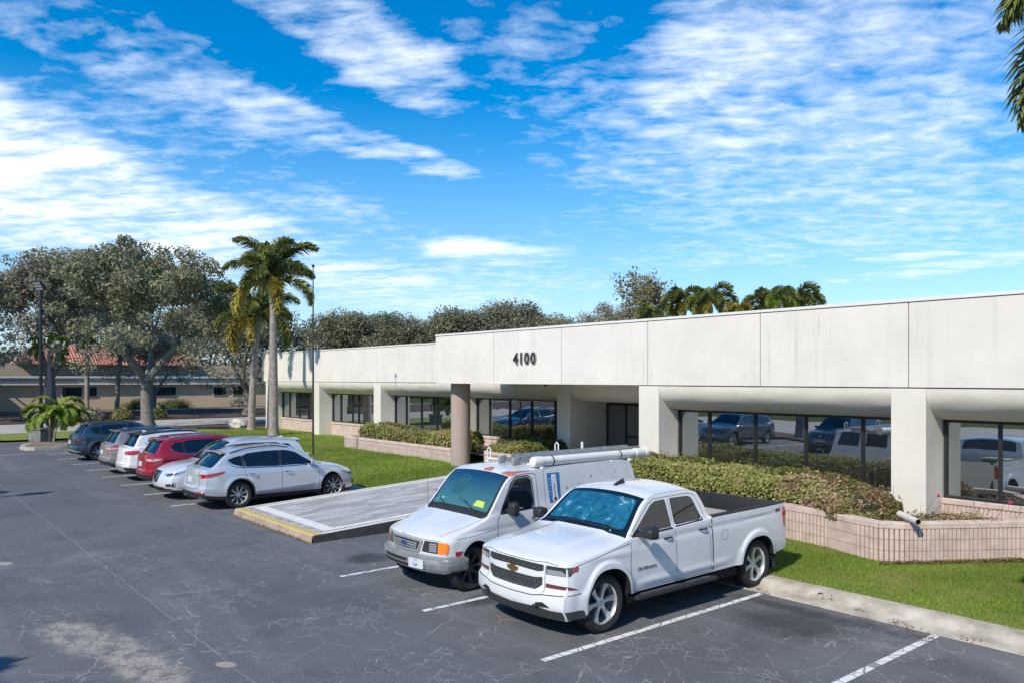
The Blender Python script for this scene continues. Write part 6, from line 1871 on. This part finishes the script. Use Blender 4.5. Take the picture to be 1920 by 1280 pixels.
# ------------------------------------------------------------------ vehicles in place
build_pickup((-8.5, 6.97+2.75, 0), -PI/2)
build_van((-11.35, 6.97+2.55, 0), -PI/2)
van_load(-11.35, 0)
load_in_bed()
RG = 'cars parked in a row along the lawn'
suv('rdx', (-21.9, 6.75+2.36, 0), PI/2, 'silver crossover nearest the paver terrace, its tail to the aisle', (.62, .645, .68), .45, .30, RG, name='silver_crossover')
suv('rogue', (-24.3, 6.55+2.33, 0), -PI/2, 'pale silver crossover facing the aisle between the silver and the red cars', (.74, .75, .76), .35, .3, RG, name='pale_crossover')
suv('rogue', (-26.85, 6.75+2.33, 0), PI/2, 'red crossover with silver roof rails and pale tail lamps', (.36, .010, .022), .25, .3, RG, name='red_crossover')
suv('rav', (-29.5, 6.75+2.3, 0), PI/2, 'white crossover with black roof and red tail lamps', (.72, .72, .72), 0, .3, RG, True, name='white_crossover')
suv('rogue', (-32.1, 6.75+2.33, 0), PI/2, 'beige-grey crossover beside the empty stall', (.33, .285, .26), .4, .35, RG, True, name='beige_crossover')
suv('tucson', (-38.0, 6.75+2.31, 0), PI/2, 'dark blue-grey crossover standing alone nearest the parking island', (.045, .075, .105), .45, .3, RG, name='dark_crossover')
OG = 'cars parked opposite, seen reflected in the office windows'
suv('rav', (-24.7, -1.3, 0), PI/2, 'dark grey crossover across the aisle, reflected in the window above the hedge', (.09, .105, .13), .4, .3, OG, name='reflected_crossover')
suv('sedan', (-31.0, -1.5, 0), PI/2, 'pale blue saloon across the aisle, reflected in the portico window', (.45, .52, .56), .3, .3, OG, name='pale_saloon')
suv('sedan', (-28.6, -1.5, 0), PI/2, 'white saloon across the aisle with dark roof glass, beside the pale blue one', (.6, .62, .62), .1, .3, OG, name='white_saloon')
suv('rav', (-19.0, -2.0, 0), PI/2, 'navy crossover across the aisle behind the van', (.02, .035, .06), .5, .3, OG, name='navy_crossover')
suv('rogue', (-15.4, -1.6, 0), PI/2, 'steel blue crossover across the aisle behind the pickup', (.16, .22, .30), .4, .3, OG, name='steel_blue_crossover')
suv('rogue', (-6.8, -1.6, 0), PI/2, 'black crossover across the aisle, reflected in the right-hand window', (.012, .014, .018), .3, .3, OG, name='black_crossover')
palm(-7.6, -8.4, 0.0, 5.2, 'palm on the opposite verge with its shadow reaching the aisle', ('fox',), 12, (0, 0), .22, .15, 1.0, None, 41, 1.0, bulge_=False)
palm(-24.8, -7.4, 0.0, 5.6, 'palm on the opposite verge beside the pole', ('fox',), 12, (0, 0), .26, .18, 1.0, None, 42, 1.0, bulge_=False)
oak('D', -36, -8, .1, 1.0, 1.1, 'small oak on the opposite verge', None)
lamp(-25.2, -4.9, 8.2, 'black street lamp on the opposite verge', False, 2.4)

# ------------------------------------------------------------------ sky, sun, camera
EL = math.radians(42.0); ROT = math.radians(163.7)
w = bpy.data.worlds.new('World'); SC.world = w; w.use_nodes = True
t = w.node_tree; bg = t.nodes['Background']
sk = N(t, 'ShaderNodeTexSky', sky_type='NISHITA', sun_disc=False, sun_elevation=EL, sun_rotation=ROT, altitude=10, air_density=1.0, dust_density=.3, ozone_density=2.2)
hs = N(t, 'ShaderNodeHueSaturation', inp={'Saturation': SKY_SAT, 'Value': SKY_VAL}); L(t, sk.outputs[0], hs.inputs['Color'])
tc = t.nodes.new('ShaderNodeTexCoord'); nv = N(t, 'ShaderNodeVectorMath', operation='NORMALIZE'); L(t, tc.outputs['Generated'], nv.inputs[0])
sp = N(t, 'ShaderNodeSeparateXYZ'); L(t, nv.outputs[0], sp.inputs[0])
# cloud layer seen in perspective: project the view direction on a high plane
zz = math_(t, 'ADD', math_(t, 'MAXIMUM', sp.outputs[2], 0.0), .10)
px_ = math_(t, 'DIVIDE', sp.outputs[0], zz); py_ = math_(t, 'DIVIDE', sp.outputs[1], zz)
cb = N(t, 'ShaderNodeCombineXYZ'); L(t, px_, cb.inputs[0]); L(t, py_, cb.inputs[1])
def mapn(scale, rot, loc=(0, 0, 0)):
    m = N(t, 'ShaderNodeMapping', vector_type='TEXTURE', inp={'Scale': (1/scale[0], 1/scale[1], 1), 'Rotation': (0, 0, rot), 'Location': loc}); L(t, cb.outputs[0], m.inputs[0]); return m.outputs[0]
az = math_(t, 'ARCTAN2', sp.outputs[1], sp.outputs[0]); el = math_(t, 'ARCSINE', sp.outputs[2])
cae = N(t, 'ShaderNodeCombineXYZ'); L(t, az, cae.inputs[0]); L(t, el, cae.inputs[1])
def pxdir(x, y):
    u, v = (x-960)/1473, (709-y)/1473
    d = Vector((-.7713+.6365*u, .6365+.7713*u, v)).normalized()
    return math.atan2(d.y, d.x), math.asin(d.z)
def bank(x, y, rx, ry, deg, gain=1.0, pw=1.0):
    """a cloud bank centred on a sky direction; sizes are angles"""
    a, e = pxdir(x, y)
    mp = N(t, 'ShaderNodeMapping', vector_type='TEXTURE', inp={1: (a, e, 0), 2: (0, 0, math.radians(deg)), 3: (rx/1473, ry/1473, 1)}); L(t, cae.outputs[0], mp.inputs[0])
    g = N(t, 'ShaderNodeTexGradient', gradient_type='SPHERICAL'); L(t, mp.outputs[0], g.inputs[0])
    v = math_(t, 'SMOOTH_MIN', math_(t, 'MULTIPLY', g.outputs['Fac'], 1.9), 1.0, .3)
    return math_(t, 'MULTIPLY', v, gain)
# azimuth grows to the left in the picture, so a bank that falls to the right has a positive angle
def addall(l):
    r = l[0]
    for q in l[1:]: r = math_(t, 'MAXIMUM', r, q)
    return r
soft = addall([bank(*b) for b in BANKS])
thin = addall([bank(*b) for b in THIN])
n1 = noise_(t, 1.0, 10, .62, mapn((1.5, 1.5, 1), 0), .15)
streak = noise_(t, 1.0, 8, .66, mapn((1.4, 5.0, 1), STREAK_ROT), .2)
small = noise_(t, 1.0, 5, .6, mapn((8.5, 12, 1), STREAK_ROT+.1), .3)
low = N(t, 'ShaderNodeMapRange', inp={1: .02, 2: .16, 3: 1, 4: 0}); L(t, el, low.inputs[0])
tex = math_(t, 'ADD', math_(t, 'ADD', math_(t, 'MULTIPLY', n1, .7), math_(t, 'MULTIPLY', streak, .85)), math_(t, 'MULTIPLY', small, .45))
tex = math_(t, 'SUBTRACT', tex, 1.0)           # about -0.4 .. 0.4
dens = math_(t, 'ADD', math_(t, 'ADD', math_(t, 'MULTIPLY', soft, .66), math_(t, 'MULTIPLY', tex, 1.75)), -.26)
dens = ramp(t, dens, [(.0, 0), (.28, .38), (.75, 1.0)]).outputs[0]
mott = ramp(t, math_(t, 'ADD', math_(t, 'MULTIPLY', thin, .52), math_(t, 'ADD', math_(t, 'MULTIPLY', math_(t, 'SUBTRACT', small, .5), 1.25), math_(t, 'MULTIPLY', math_(t, 'SUBTRACT', n1, .5), 1.6))), [(.20, 0), (.90, .72)]).outputs[0]
cl = math_(t, 'MULTIPLY', math_(t, 'MAXIMUM', dens, mott), ramp(t, math_(t, 'ADD', math_(t, 'MULTIPLY', streak, .6), math_(t, 'MULTIPLY', small, .4)), [(.36, .70), (.54, 1.0)]).outputs[0])
cloudc = mixc(t, cl, (6.2*CB, 7.4*CB, 9.3*CB), (8.6*CB, 9.0*CB, 9.6*CB))
# pale air near the horizon
hz = ramp(t, el, [(.0, .75), (.12, .45), (.34, .0)]).outputs[0]
skyc = mixc(t, hz, hs.outputs[0], (3.3*CB, 5.1*CB, 7.6*CB))
fin = mixc(t, cl, skyc, cloudc)
L(t, fin, bg.inputs[0]); bg.inputs[1].default_value = .10
l = bpy.data.lights.new('sun', 'SUN'); l.energy = SUN_E; l.angle = math.radians(.5); l.color = (1.0, .93, .82)
lo = bpy.data.objects.new('sun', l); COL.objects.link(lo)
sd = Vector((math.sin(ROT)*math.cos(EL), math.cos(ROT)*math.cos(EL), math.sin(EL))); lo.rotation_euler = sd.to_track_quat('Z', 'Y').to_euler(); lo.location = (0, 0, 40)
cam = bpy.data.cameras.new('camera'); co = bpy.data.objects.new('camera', cam); COL.objects.link(co); SC.camera = co
co.location = (0, 0, 3.5); co.rotation_euler = (PI/2, 0, math.radians(50.47))
cam.sensor_width = 36; cam.lens = 1473/1920*36; cam.shift_y = 69/1920; cam.clip_start = .1; cam.clip_end = 3000
SC.view_settings.view_transform = 'Standard'; SC.view_settings.look = 'None'; SC.view_settings.exposure = EXPO; SC.view_settings.gamma = 1
SC.cycles.max_bounces = 6; SC.cycles.diffuse_bounces = 3; SC.cycles.glossy_bounces = 4; SC.cycles.transparent_max_bounces = 8
SC.cycles.sample_clamp_indirect = 6
